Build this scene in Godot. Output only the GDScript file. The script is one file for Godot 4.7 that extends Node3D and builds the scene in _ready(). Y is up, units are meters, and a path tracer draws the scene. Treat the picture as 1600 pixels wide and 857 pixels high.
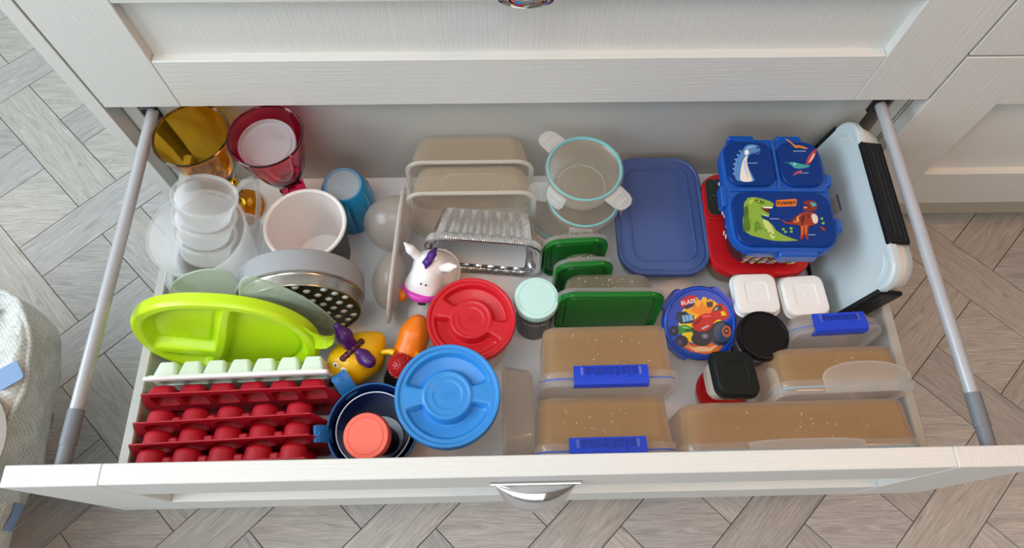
extends Node3D

# ------------------------------------------------------------------ measures (metres, floor at y = 0)
const H := 0.388        # underside of the upper drawer front, top of the pulled-out front
const YB := 0.208       # inside floor of the pulled-out drawer
const FW := 0.4985      # half width of the drawer fronts
const ZF := 0.4365      # face of the pulled-out front

var M := {}
var used := {}

# ------------------------------------------------------------------ geometry collector
class Geo:
	var v := PackedVector3Array()
	var c := PackedColorArray()
	var cur := Color.WHITE
	var tint := false
	var xf := Transform3D()
	func tri(a: Vector3, b: Vector3, d: Vector3) -> void:
		v.append(xf * a); v.append(xf * b); v.append(xf * d)
		if tint:
			c.append(cur); c.append(cur); c.append(cur)
	func quad(a: Vector3, b: Vector3, d: Vector3, e: Vector3) -> void:
		tri(a, b, d); tri(a, d, e)
	func loft(rings: Array, cap0 := true, cap1 := true, closed := true) -> Geo:
		var n: int = rings[0].size()
		for i in rings.size() - 1:
			var a: PackedVector3Array = rings[i]
			var b: PackedVector3Array = rings[i + 1]
			for j in (n if closed else n - 1):
				var k := (j + 1) % n
				quad(a[j], a[k], b[k], b[j])
		if cap0: cap(rings[0], false)
		if cap1: cap(rings[-1], true)
		return self
	func cap(ring: PackedVector3Array, up: bool) -> void:
		var m := Vector3.ZERO
		for p in ring: m += p
		m /= ring.size()
		for j in ring.size():
			var k := (j + 1) % ring.size()
			if up: tri(m, ring[j], ring[k])
			else: tri(m, ring[k], ring[j])
	func add(o: Geo, t := Transform3D()) -> Geo:
		for p in o.v: v.append(xf * (t * p))
		if tint:
			if o.tint: c.append_array(o.c)
			else:
				for p in o.v: c.append(cur)
		return self
	func bent(f: Callable) -> Geo:
		for i in v.size(): v[i] = f.call(v[i])
		return self
	func mesh(crease := 38.0) -> ArrayMesh:
		var n := v.size()
		var fn := PackedVector3Array(); fn.resize(n / 3)
		var near := {}
		var keys: Array[Vector3i] = []
		keys.resize(n)
		for f in n / 3:
			var x := (v[f * 3 + 2] - v[f * 3]).cross(v[f * 3 + 1] - v[f * 3])
			fn[f] = x
			for k in 3:
				var q := Vector3i((v[f * 3 + k] * 40000.0).round())
				keys[f * 3 + k] = q
				if near.has(q): near[q].append(f)
				else: near[q] = PackedInt32Array([f])
		var nn := PackedVector3Array(); nn.resize(n)
		var un := PackedVector3Array(); un.resize(n / 3)
		for f in n / 3: un[f] = fn[f].normalized()
		var cs := cos(deg_to_rad(crease))
		for i in n:
			var me := un[i / 3]
			var s := Vector3.ZERO
			for f in near[keys[i]]:
				if un[f].dot(me) > cs: s += fn[f]
			nn[i] = s.normalized() if s.length_squared() > 1e-24 else (me if me.length() > 0.5 else Vector3.UP)
		var arr := []
		arr.resize(Mesh.ARRAY_MAX)
		arr[Mesh.ARRAY_VERTEX] = v
		arr[Mesh.ARRAY_NORMAL] = nn
		if tint: arr[Mesh.ARRAY_COLOR] = c
		var m := ArrayMesh.new()
		m.add_surface_from_arrays(Mesh.PRIMITIVE_TRIANGLES, arr)
		return m

# ------------------------------------------------------------------ rings and shapes
func circ(r: float, y: float, n := 48, cx := 0.0, cz := 0.0) -> PackedVector3Array:
	var o := PackedVector3Array()
	for i in n:
		var a := TAU * i / n
		o.append(Vector3(cx + r * cos(a), y, cz + r * sin(a)))
	return o

func oval(rx: float, rz: float, y: float, n := 48) -> PackedVector3Array:
	var o := PackedVector3Array()
	for i in n:
		var a := TAU * i / n
		o.append(Vector3(rx * cos(a), y, rz * sin(a)))
	return o

func rr(w: float, d: float, r: float, y: float, k := 6) -> PackedVector3Array:
	r = minf(r, minf(w, d) * 0.499)
	var o := PackedVector3Array()
	for q in 4:
		var sx: float = [1.0, -1.0, -1.0, 1.0][q]
		var sz: float = [1.0, 1.0, -1.0, -1.0][q]
		for i in k + 1:
			var a := (q + float(i) / k) * PI / 2
			o.append(Vector3(sx * (w / 2 - r) + r * cos(a), y, sz * (d / 2 - r) + r * sin(a)))
	return o

func moved(ring: PackedVector3Array, by: Vector3) -> PackedVector3Array:
	var o := PackedVector3Array()
	for p in ring: o.append(p + by)
	return o

func lathe(prof: Array, n := 48, cap0 := true, cap1 := true) -> Geo:
	var rings := []
	for p in prof: rings.append(circ(maxf(p[0], 0.00005), p[1], n))
	return Geo.new().loft(rings, cap0, cap1)

func boxy(w: float, h: float, d: float, b := 0.0008, at := Vector3.ZERO) -> Geo:   # centred box with softened edges
	b = minf(b, minf(w, minf(h, d)) * 0.45)
	var g := Geo.new()
	g.xf = Transform3D(Basis(), at)
	g.loft([rr(w - 2 * b, d - 2 * b, b * 0.6, -h / 2, 1), rr(w, d, b, -h / 2 + b, 1), rr(w, d, b, h / 2 - b, 1), rr(w - 2 * b, d - 2 * b, b * 0.6, h / 2, 1)])
	return g

func span(x0: float, x1: float, y0: float, y1: float, z0: float, z1: float, b := 0.0008) -> Geo:
	return boxy(x1 - x0, y1 - y0, z1 - z0, b, Vector3((x0 + x1) / 2, (y0 + y1) / 2, (z0 + z1) / 2))

func plate(w: float, d: float, r: float, h: float, b := 0.0006, k := 6) -> Geo:   # rounded slab standing on y = 0
	return Geo.new().loft([rr(w - 2 * b, d - 2 * b, r - b, 0, k), rr(w, d, r, b, k), rr(w, d, r, h - b, k), rr(w - 2 * b, d - 2 * b, r - b, h, k)])

func shell(w: float, d: float, h: float, r: float, t: float, taper: float, lip := 0.0, k := 6) -> Geo:   # open tub, base at y = 0
	var wb := w - 2 * taper
	var db := d - 2 * taper
	var e := minf(0.006, h * 0.25)
	var rings := [rr(wb - 2 * e, db - 2 * e, r - e * 0.7, 0, k), rr(wb - e * 0.5, db - e * 0.5, r, e * 0.35, k), rr(wb, db, r, e, k)]
	rings.append(rr(w, d, r, h - 0.003, k))
	if lip > 0.0:
		rings.append(rr(w + 2 * lip, d + 2 * lip, r + lip, h - 0.003, k))
		rings.append(rr(w + 2 * lip, d + 2 * lip, r + lip, h, k))
	else:
		rings.append(rr(w, d, r, h, k))
	rings.append(rr(w - 2 * t, d - 2 * t, r - t, h, k))
	rings.append(rr(wb - 2 * t, db - 2 * t, r - t, e, k))
	rings.append(rr(wb - 2 * t - 2 * e, db - 2 * t - 2 * e, r - e, t, k))
	return Geo.new().loft(rings)

func tube(path: Array, r: float, n := 10, r1 := -1.0, flat := 1.0) -> Geo:
	var rings := []
	var up := Vector3.UP
	for i in path.size():
		var d: Vector3 = (path[mini(i + 1, path.size() - 1)] - path[maxi(i - 1, 0)]).normalized()
		if i == 0:
			up = Vector3.UP if absf(d.y) < 0.9 else Vector3.FORWARD
		var s := d.cross(up).normalized()
		up = s.cross(d).normalized()
		var rad := r if r1 < 0 else lerpf(r, r1, float(i) / maxi(path.size() - 1, 1))
		var ring := PackedVector3Array()
		for j in n:
			var a := -TAU * j / n
			ring.append(path[i] + s * cos(a) * rad + up * sin(a) * rad * flat)
		rings.append(ring)
	return Geo.new().loft(rings)

func prism(poly: PackedVector2Array, y0: float, y1: float) -> Geo:   # outline in x and z, any order
	var g := Geo.new()
	if Geometry2D.is_polygon_clockwise(poly): poly.reverse()
	var idx := Geometry2D.triangulate_polygon(poly)
	for i in idx.size() / 3:
		var p := []
		for k in 3: p.append(poly[idx[i * 3 + k]])
		var a: Vector2 = p[0]
		var b: Vector2 = p[1]
		var c: Vector2 = p[2]
		if (b - a).cross(c - a) < 0:
			var s := b
			b = c
			c = s
		g.tri(Vector3(a.x, y1, a.y), Vector3(b.x, y1, b.y), Vector3(c.x, y1, c.y))
		g.tri(Vector3(a.x, y0, a.y), Vector3(c.x, y0, c.y), Vector3(b.x, y0, b.y))
	var n := poly.size()
	var turn := 0.0
	for j in n:
		turn += poly[j].cross(poly[(j + 1) % n])
	for j in n:
		var a := poly[j]
		var b := poly[(j + 1) % n]
		if turn < 0:
			var s := a
			a = b
			b = s
		g.quad(Vector3(a.x, y0, a.y), Vector3(b.x, y0, b.y), Vector3(b.x, y1, b.y), Vector3(a.x, y1, a.y))
	return g

func polar(outline: Callable, height: Callable, nr: int, na: int, skirt: float) -> Geo:   # relief disc: outline(angle) -> radius, height(share, angle, x, z) -> y; flat underside at y = skirt
	var rings := [PackedVector3Array()]
	for j in na: rings[0].append(Vector3(outline.call(TAU * j / na) * cos(TAU * j / na), skirt, outline.call(TAU * j / na) * sin(TAU * j / na)))
	for i in range(nr, 0, -1):
		var ring := PackedVector3Array()
		for j in na:
			var a := TAU * j / na
			var r: float = outline.call(a) * i / nr
			ring.append(Vector3(r * cos(a), height.call(float(i) / nr, a, r * cos(a), r * sin(a)), r * sin(a)))
		rings.append(ring)
	return Geo.new().loft(rings)

func ball(r: Vector3, at := Vector3.ZERO, n := 20) -> Geo:
	var rings := []
	for i in range(0, n / 2 + 1):
		var f := -PI / 2 + PI * i / (n / 2)
		var q := maxf(cos(f), 0.002)
		rings.append(moved(oval(r.x * q, r.z * q, r.y * sin(f), n), at))
	return Geo.new().loft(rings)

func sstep(a: float, b: float, x: float) -> float:
	return smoothstep(a, b, x)

# closed skin round tapered capsules [from, to, radius, radius, (squash)] joined by a smooth minimum: surface nets
func blob(bones: Array, cell: float, k: float) -> Geo:
	var lo := Vector3.INF
	var hi := -Vector3.INF
	for b in bones:
		var r: float = maxf(b[2], b[3]) + 2.5 * cell
		for e in 2:
			lo = lo.min(b[e] - Vector3.ONE * r)
			hi = hi.max(b[e] + Vector3.ONE * r)
	var n := Vector3i(((hi - lo) / cell).ceil()) + Vector3i.ONE
	var f := PackedFloat32Array()
	f.resize(n.x * n.y * n.z)
	var at := 0
	for z in n.z:
		for y in n.y:
			for x in n.x:
				var p := lo + Vector3(x, y, z) * cell
				var d := 1.0
				for b in bones:
					var ab: Vector3 = b[1] - b[0]
					var t := 0.0
					if ab.length_squared() > 1e-12: t = clampf((p - b[0]).dot(ab) / ab.length_squared(), 0.0, 1.0)
					var e: float = (p - b[0] - ab * t).length() - lerpf(b[2], b[3], t)
					var h := maxf(k - absf(d - e), 0.0) / k
					d = minf(d, e) - h * h * k * 0.25
				f[at] = d
				at += 1
	var g := Geo.new()
	var vert := {}
	var sy := n.x
	var sz := n.x * n.y
	for z in n.z - 1:
		for y in n.y - 1:
			for x in n.x - 1:
				var i := x + y * sy + z * sz
				var s := Vector3.ZERO
				var m := 0
				for ax in 3:
					var st: int = [1, sy, sz][ax]
					var o1: int = [sy, 1, 1][ax]
					var o2: int = [sz, sz, sy][ax]
					for q in 4:
						var j := i + (o1 if q & 1 else 0) + (o2 if q & 2 else 0)
						if (f[j] < 0) != (f[j + st] < 0):
							var w := f[j] / (f[j] - f[j + st])
							var p := Vector3(j % sy, (j / sy) % n.y, j / sz)
							p[ax] += w
							s += p
							m += 1
				if m: vert[i] = lo + s / m * cell
	for z in range(1, n.z - 1):
		for y in range(1, n.y - 1):
			for x in range(1, n.x - 1):
				var i := x + y * sy + z * sz
				for ax in 3:
					var st: int = [1, sy, sz][ax]
					if (f[i] < 0) == (f[i + st] < 0): continue
					var o1: int = [sy, sz, 1][ax]
					var o2: int = [sz, 1, sy][ax]
					var q := [vert[i], vert[i - o1], vert[i - o1 - o2], vert[i - o2]]
					if f[i] < 0: g.quad(q[0], q[3], q[2], q[1])
					else: g.quad(q[0], q[1], q[2], q[3])
	return g

# ------------------------------------------------------------------ names, labels, nodes
func numbered(called: String) -> String:
	var k: int = used.get(called, -1) + 1
	used[called] = k
	return called if k == 0 else "%s_%03d" % [called, k]

func thing(called: String, label: String, category: String, at := Transform3D(), group := "") -> Node3D:
	var o := Node3D.new()
	o.name = numbered(called)
	o.transform = at
	o.set_meta("label", label)
	o.set_meta("category", category)
	if group: o.set_meta("group", group)
	add_child(o)
	return o

func part(called: String, g: Variant, m: Material, parent: Node, at := Transform3D(), label := "", crease := 38.0) -> MeshInstance3D:
	var o := MeshInstance3D.new()
	o.name = called
	o.mesh = g.mesh(crease) if g is Geo else g
	o.material_override = m
	o.transform = at
	if label: o.set_meta("label", label)
	parent.add_child(o, true)
	return o

func struct(called: String, g: Geo, m: Material) -> MeshInstance3D:
	var o := part(called, g, m, self)
	o.set_meta("kind", "structure")
	return o

func copy_of(o: Node3D, label: String, at: Transform3D) -> Node3D:
	var c := o.duplicate() as Node3D
	c.name = numbered(String(o.name).rstrip("_0123456789"))
	c.transform = at
	c.set_meta("label", label)
	add_child(c)
	return c

func at3(x: float, h: float, z: float, ry := 0.0, rx := 0.0, rz := 0.0) -> Transform3D:   # h above the drawer's inside floor; degrees
	return Transform3D(Basis(Vector3.UP, deg_to_rad(ry)) * Basis(Vector3.RIGHT, deg_to_rad(rx)) * Basis(Vector3.BACK, deg_to_rad(rz)), Vector3(x, YB + h + 0.0006, z))

func mv(x: float, y: float, z: float, ry := 0.0, rx := 0.0, rz := 0.0) -> Transform3D:
	return Transform3D(Basis(Vector3.UP, deg_to_rad(ry)) * Basis(Vector3.RIGHT, deg_to_rad(rx)) * Basis(Vector3.BACK, deg_to_rad(rz)), Vector3(x, y, z))

func words(text: String, size: float, depth := 0.0004, bold := true, serif := false) -> ArrayMesh:   # lettering that lies on y = 0, reading from +z, centred
	var f := SystemFont.new()
	f.font_names = PackedStringArray(["Droid Serif" if serif else "Droid Sans"])
	f.font_weight = 700 if bold else 400
	var t := TextMesh.new()
	t.font = f
	t.text = text
	t.font_size = 64
	t.pixel_size = size / 46.0
	t.depth = depth
	t.curve_step = 2.0
	var a := t.get_mesh_arrays()
	var vv: PackedVector3Array = a[Mesh.ARRAY_VERTEX]
	var nv: PackedVector3Array = a[Mesh.ARRAY_NORMAL]
	for i in vv.size():
		vv[i] = Vector3(vv[i].x, vv[i].z + depth / 2, -vv[i].y)
		nv[i] = Vector3(nv[i].x, nv[i].z, -nv[i].y)
	a[Mesh.ARRAY_VERTEX] = vv
	a[Mesh.ARRAY_NORMAL] = nv
	var m := ArrayMesh.new()
	m.add_surface_from_arrays(Mesh.PRIMITIVE_TRIANGLES, a)
	return m

# ------------------------------------------------------------------ materials
func mat(called: String, c: Color, rough := 0.5, metal := 0.0) -> StandardMaterial3D:
	var m := StandardMaterial3D.new()
	m.resource_name = called
	m.albedo_color = c
	m.roughness = rough
	m.metallic = metal
	M[called] = m
	return m

func hue(hex: String) -> Color:
	return Color.html(hex)

func milky(called: String, c: Color, a: float, rough := 0.32, back := 0.6) -> StandardMaterial3D:
	var m := mat(called, Color(c, a), rough)
	m.transparency = BaseMaterial3D.TRANSPARENCY_ALPHA
	m.cull_mode = BaseMaterial3D.CULL_DISABLED
	m.backlight_enabled = true
	m.backlight = Color(back, back, back).linear_to_srgb()
	return m

func grain_image(w: int, h: int, sd: int, dark: float, fine: float, wave := 0.04) -> Image:   # grey wood grain running along x
	var a := FastNoiseLite.new()
	a.seed = sd
	a.frequency = 1.0
	a.fractal_octaves = 4
	var b := FastNoiseLite.new()
	b.seed = sd + 7
	b.frequency = 1.0
	b.fractal_octaves = 2
	var im := Image.create(w, h, false, Image.FORMAT_RGB8)
	for y in h:
		for x in w:
			var u := float(x) / w
			var t := float(y) / h
			# blended with itself across the seam, so that it repeats
			var warp := (b.get_noise_2d(u * 1.6, t * 5.0) if u < 0.8 else lerpf(b.get_noise_2d(u * 1.6, t * 5.0), b.get_noise_2d((u - 1.0) * 1.6, t * 5.0), smoothstep(0.8, 1.0, u))) * wave
			var p := a.get_noise_2d(u * 3.0, (t + warp) * 34.0) * 0.6 + a.get_noise_2d(u * 10.0 + 40.0, (t + warp * 0.6) * 150.0) * fine
			var q := a.get_noise_2d((u - 1.0) * 3.0, (t + warp) * 34.0) * 0.6 + a.get_noise_2d((u - 1.0) * 10.0 + 40.0, (t + warp * 0.6) * 150.0) * fine
			var g := clampf(0.5 + lerpf(p, q, smoothstep(0.8, 1.0, u)) * dark, 0.0, 1.0)
			im.set_pixel(x, y, Color(g, g, g))
	return im

# ================================================================== the scene
func _ready() -> void:
	# ---- camera, sky, lights, exposure
	var cam := Camera3D.new()
	cam.name = "camera"
	cam.fov = 44.3227
	cam.near = 0.02
	cam.transform = Transform3D(Basis(Vector3.UP, -0.05032) * Basis(Vector3.RIGHT, -1.147314) * Basis(Vector3.BACK, 0.03099), Vector3(-0.03112, 1.04664, 0.52269))
	cam.current = true
	add_child(cam)
	var e := Environment.new()
	e.background_mode = Environment.BG_SKY
	var sky := Sky.new()
	var sm := ProceduralSkyMaterial.new()
	sm.sky_top_color = hue("7fa6d8")
	sm.sky_horizon_color = hue("dfe8f2")
	sm.ground_horizon_color = hue("b9b9b4")
	sm.ground_bottom_color = hue("77756f")
	sky.sky_material = sm
	e.sky = sky
	e.tonemap_mode = Environment.TONE_MAPPER_LINEAR
	e.tonemap_exposure = 0.70
	e.sdfgi_enabled = true
	e.ssao_enabled = true
	e.ssil_enabled = true
	var we := WorldEnvironment.new()
	we.name = "world"
	we.environment = e
	add_child(we)
	area("window_daylight", Vector3(-1.76, 1.55, 0.55), Vector3(1, -0.15, 0), Vector2(1.5, 1.1), hue("dbeaf6"), 6.4)
	area("garden_door_daylight", Vector3(-0.5, 1.3, 2.32), Vector3(0, -0.1, -1), Vector2(1.6, 1.6), hue("eaf0f6"), 1.8)
	ceiling_lamp(Vector3(-0.60, 2.38, 0.85), Vector2(0.9, 0.8), hue("f4faf8"), 1.15, "square white ceiling panel lamp above the drawers")
	ceiling_lamp(Vector3(1.35, 2.38, 0.65), Vector2(0.5, 0.5), hue("ffb272"), 2.3, "small warm ceiling panel lamp over the far cabinets")
	materials()
	room()
	cabinets()
	pulled_drawer()
	bag()
	contents()

func area(called: String, at: Vector3, towards: Vector3, size: Vector2, c: Color, power: float) -> void:
	var l := AreaLight3D.new()
	l.name = called
	l.area_size = size
	l.light_color = c
	l.light_energy = power
	l.shadow_enabled = true
	l.set("area_range", 8.0)
	l.set("area_attenuation", 2.0)
	l.transform = Transform3D(Basis.looking_at(towards.normalized(), Vector3.UP if absf(towards.normalized().y) < 0.95 else Vector3.FORWARD), at)
	add_child(l)

func ceiling_lamp(at: Vector3, size: Vector2, c: Color, power: float, label: String) -> void:
	var t := thing("ceiling_lamp", label, "lamp", Transform3D(Basis(), at))
	part("housing", boxy(size.x + 0.04, 0.03, size.y + 0.04, 0.003, Vector3(0, 0.022, 0)), mat("lamp_housing", hue("f2f2f0"), 0.5), t)
	var g := mat("lamp_glow", hue("ffffff"), 0.6)
	g.emission_enabled = true
	g.emission = c
	g.emission_energy_multiplier = 0.8
	part("diffuser", boxy(size.x, 0.006, size.y, 0.001, Vector3(0, 0.004, 0)), g, t)
	area("ceiling_lamp_light", at - Vector3(0, 0.006, 0), Vector3.DOWN, size, c, power)

func painted(called: String, c: Color, tex: Texture2D, scale: Vector3) -> StandardMaterial3D:
	var m := mat(called, c, 0.42)
	m.uv1_triplanar = true
	m.uv1_world_triplanar = true
	m.uv1_scale = scale
	m.heightmap_enabled = true
	m.heightmap_scale = 0.017
	m.heightmap_texture = tex
	return m

func materials() -> void:
	var im := grain_image(512, 512, 5, 1.1, 0.7, 0.02)
	var relief := ImageTexture.create_from_image(im)
	var im2 := Image.create(512, 512, false, Image.FORMAT_RGB8)
	im2.copy_from(im)
	im2.rotate_90(CLOCKWISE)
	var relief_up := ImageTexture.create_from_image(im2)
	painted("paint_along", hue("dadad4"), relief, Vector3(1.6, 6.5, 6.5))
	painted("paint_up", hue("dadad4"), relief_up, Vector3(6.5, 1.6, 6.5))
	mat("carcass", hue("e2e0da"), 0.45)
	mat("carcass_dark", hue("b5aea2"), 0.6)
	mat("plinth", hue("cfc4ad"), 0.5)
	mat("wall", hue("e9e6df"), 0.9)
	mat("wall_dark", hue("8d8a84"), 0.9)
	mat("ceiling", hue("f3f2ef"), 0.9)
	mat("worktop", hue("55504a"), 0.35)
	mat("steel_grey", hue("b5b5af"), 0.3)
	mat("drawer_floor", hue("efeff0"), 0.3)
	mat("rod", hue("b2b4b8"), 0.3, 0.2)
	mat("rod_sleeve", hue("6f7379"), 0.45)
	mat("black", hue("17171a"), 0.35)
	mat("chrome", hue("dcdcdc"), 0.06, 1.0)
	mat("joint", hue("3a3733"), 0.9)
	for k in 6:
		var g := grain_image(512, 256, 31 + k * 13, 0.62, 0.6, 0.07)
		for y in 256:
			for x in 512:
				var t := g.get_pixel(x, y).r
				g.set_pixel(x, y, hue("8d8b87").lerp(hue("d2d0cb"), t))
		var m := mat("plank%d" % k, [Color(1, 1, 1), Color(0.95, 0.95, 0.96), Color(0.98, 0.97, 0.95), Color(0.92, 0.92, 0.92), Color(1, 0.99, 0.98), Color(0.96, 0.95, 0.94)][k], 0.5)
		m.albedo_texture = ImageTexture.create_from_image(g)
		m.uv1_triplanar = true
		m.uv1_scale = Vector3(2.6, 8.0, 8.0)
		m.uv1_offset = Vector3(0.13 * k, 0.3 * k, 0.37 * k)

func room() -> void:
	# floor: woven oak-look boards, long boards crossing over and under, square blocks between them
	var fl := Node3D.new()
	fl.name = "floor"
	fl.set_meta("kind", "structure")
	add_child(fl)
	part("slab", span(-2.0, 2.1, -0.1, -0.0022, -0.7, 2.5, 0.001), M.joint, fl)
	var w := 0.07649
	var rot := 0.79464
	var u0 := -0.03187
	var v0 := 0.60106
	var gap := 0.0011
	var long_board := Geo.new().loft([rr(4 * w - gap, w - gap, 0.0004, -0.002, 1), rr(4 * w - gap, w - gap, 0.0004, -0.0005, 1), rr(4 * w - gap - 0.001, w - gap - 0.001, 0.0004, 0, 1)], false).mesh()
	var block := Geo.new().loft([rr(1.5 * w - gap, 1.5 * w - gap, 0.0004, -0.002, 1), rr(1.5 * w - gap, 1.5 * w - gap, 0.0004, -0.0005, 1), rr(1.5 * w - gap - 0.001, 1.5 * w - gap - 0.001, 0.0004, 0, 1)], false).mesh()
	var quarter := Geo.new()
	var q := 1.5 * w - gap
	quarter.loft([turned(rr(q, q, 0.0004, -0.002, 1), PI / 4), turned(rr(q, q, 0.0004, -0.0005, 1), PI / 4), turned(rr(q - 0.001, q - 0.001, 0.0004, 0, 1), PI / 4)], false)
	var block_turned := quarter.mesh()
	var rest := Geo.new()
	var rng := RandomNumberGenerator.new()
	rng.seed = 4
	for i in range(-16, 18):
		for j in range(-16, 18):
			var ul := u0 + 2.5 * w * i + w / 2
			var vl := v0 + 2.5 * w * j + w / 2
			var over := posmod(i + j, 2) == 0
			var spots := [[ul, vl, over, long_board], [ul + 1.25 * w, vl + 1.25 * w, false, block_turned]]
			for s in spots:
				var x: float = s[0] * cos(rot) - s[1] * sin(rot)
				var z: float = s[0] * sin(rot) + s[1] * cos(rot)
				if x < -1.85 or x > 1.95 or z < -0.68 or z > 2.2: continue
				var face := -rot + (PI / 2 if s[2] else 0.0)
				if s[3] == block_turned: face = -rot + PI / 4
				# boards right under the cabinet are left out; those far off are joined
				if z < -0.2 and x > -0.4: continue
				var t := Transform3D(Basis(Vector3.UP, face), Vector3(x, 0, z))
				if x > -1.25 and x < 1.2 and z < 0.72:
					var o := part("board" if s[3] == long_board else "block", s[3], M["plank%d" % rng.randi_range(0, 5)], fl, t)
					o.set_meta("kind", "structure")
				else:
					rest.add(Geo.new().loft([rr((4 if s[3] == long_board else 1.5) * w - gap, (1 if s[3] == long_board else 1.5) * w - gap, 0.0004, 0, 1)] if s[3] == long_board else [turned(rr(q, q, 0.0004, 0, 1), PI / 4)], false), t)
	part("far_boards", rest, M.plank0, fl).set_meta("kind", "stuff")
	# walls, with a window on one side and a glazed garden door behind the camera
	struct("wall_back", span(-2.0, 2.1, 0, 2.5, -0.75, -0.62, 0.002), M.wall)
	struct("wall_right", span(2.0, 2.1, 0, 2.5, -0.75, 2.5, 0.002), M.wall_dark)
	var wl := struct("wall_left", span(-2.0, -1.85, 0, 1.0, -0.75, 2.5, 0.002), M.wall)
	part("lintel", span(-2.0, -1.85, 2.1, 2.5, -0.75, 2.5, 0.002), M.wall, wl)
	part("pier", span(-2.0, -1.85, 1.0, 2.1, -0.75, -0.2, 0.002), M.wall, wl)
	part("pier", span(-2.0, -1.85, 1.0, 2.1, 1.3, 2.5, 0.002), M.wall, wl)
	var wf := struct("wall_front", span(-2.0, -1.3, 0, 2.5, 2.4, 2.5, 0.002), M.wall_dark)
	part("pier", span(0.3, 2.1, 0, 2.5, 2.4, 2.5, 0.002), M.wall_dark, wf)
	part("lintel", span(-1.3, 0.3, 2.1, 2.5, 2.4, 2.5, 0.002), M.wall, wf)
	struct("ceiling", span(-2.0, 2.1, 2.42, 2.5, -0.75, 2.5, 0.002), M.ceiling)
	var pane := milky("pane", hue("ffffff"), 0.04, 0.02, 0.0)
	var wi := struct("window_1", span(-1.93, -1.92, 1.0, 2.1, -0.2, 1.3), pane)
	for z in [-0.17, 0.55, 1.27]: part("frame", span(-1.95, -1.9, 1.0, 2.1, z - 0.03, z + 0.03), M.ceiling, wi)
	for y in [1.03, 2.07]: part("frame", span(-1.95, -1.9, y - 0.03, y + 0.03, -0.2, 1.3), M.ceiling, wi)
	var dr := struct("door_1", span(-1.3, 0.3, 0.0, 2.1, 2.44, 2.45), pane)
	for x in [-1.27, -0.5, 0.27]: part("frame", span(x - 0.04, x + 0.04, 0, 2.1, 2.42, 2.47), M.ceiling, dr)
	for y in [0.04, 2.06]: part("frame", span(-1.3, 0.3, y - 0.04, y + 0.04, 2.42, 2.47), M.ceiling, dr)

func turned(ring: PackedVector3Array, a: float) -> PackedVector3Array:
	var o := PackedVector3Array()
	for p in ring: o.append(p.rotated(Vector3.UP, a))
	return o

# a framed front: two stiles, two rails and a sunk panel
func front(parent: Node3D, x0: float, x1: float, y0: float, y1: float, zf: float, t: float, stile: float, rail: float) -> void:
	for s in [[x0, x0 + stile], [x1 - stile, x1]]:
		part("stile", span(s[0], s[1], y0, y1, zf - t, zf, 0.0009), M.paint_up, parent)
	for s in [[y0, y0 + rail], [y1 - rail, y1]]:
		part("rail", span(x0 + stile + 0.0002, x1 - stile - 0.0002, s[0], s[1], zf - t, zf - 0.0003, 0.0009), M.paint_along, parent)
	part("panel", span(x0 + stile - 0.004, x1 - stile + 0.004, y0 + rail - 0.004, y1 - rail + 0.004, zf - t + 0.002, zf - 0.0115, 0.0003), M.paint_up, parent)

func cup_pull(parent: Node3D, x: float, y: float, z: float) -> Node3D:   # half-dome handle on a flat plate, open below
	var o := Node3D.new()
	o.name = "cup_handle"
	o.position = Vector3(x, y, z)
	parent.add_child(o, true)
	part("flange", span(-0.0465, 0.0465, -0.006, 0.006, 0, 0.003, 0.0012), M.chrome, o)
	var rings := []
	for s in [[1.0, 0.0], [0.93, 0.0022]]:
		for i in 11:
			var f: float = i / 10.0
			if s[1] > 0: f = 1.0 - f
			var ring := PackedVector3Array()
			var ph := f * PI / 2
			for j in 25:
				var a := PI * j / 24.0
				ring.append(Vector3(-(0.0425 - s[1]) * cos(a) * lerpf(1.0, 0.86, f), 0.004 - s[1] - 0.036 * (1.0 - cos(ph * 0.98)), 0.001 + (0.0255 - s[1]) * sin(a) * sin(ph * 0.9 + 0.16)))
			rings.append(ring)
	part("cup", Geo.new().loft(rings, false, false, false), M.chrome, o, Transform3D(), "", 60)
	return o

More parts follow.
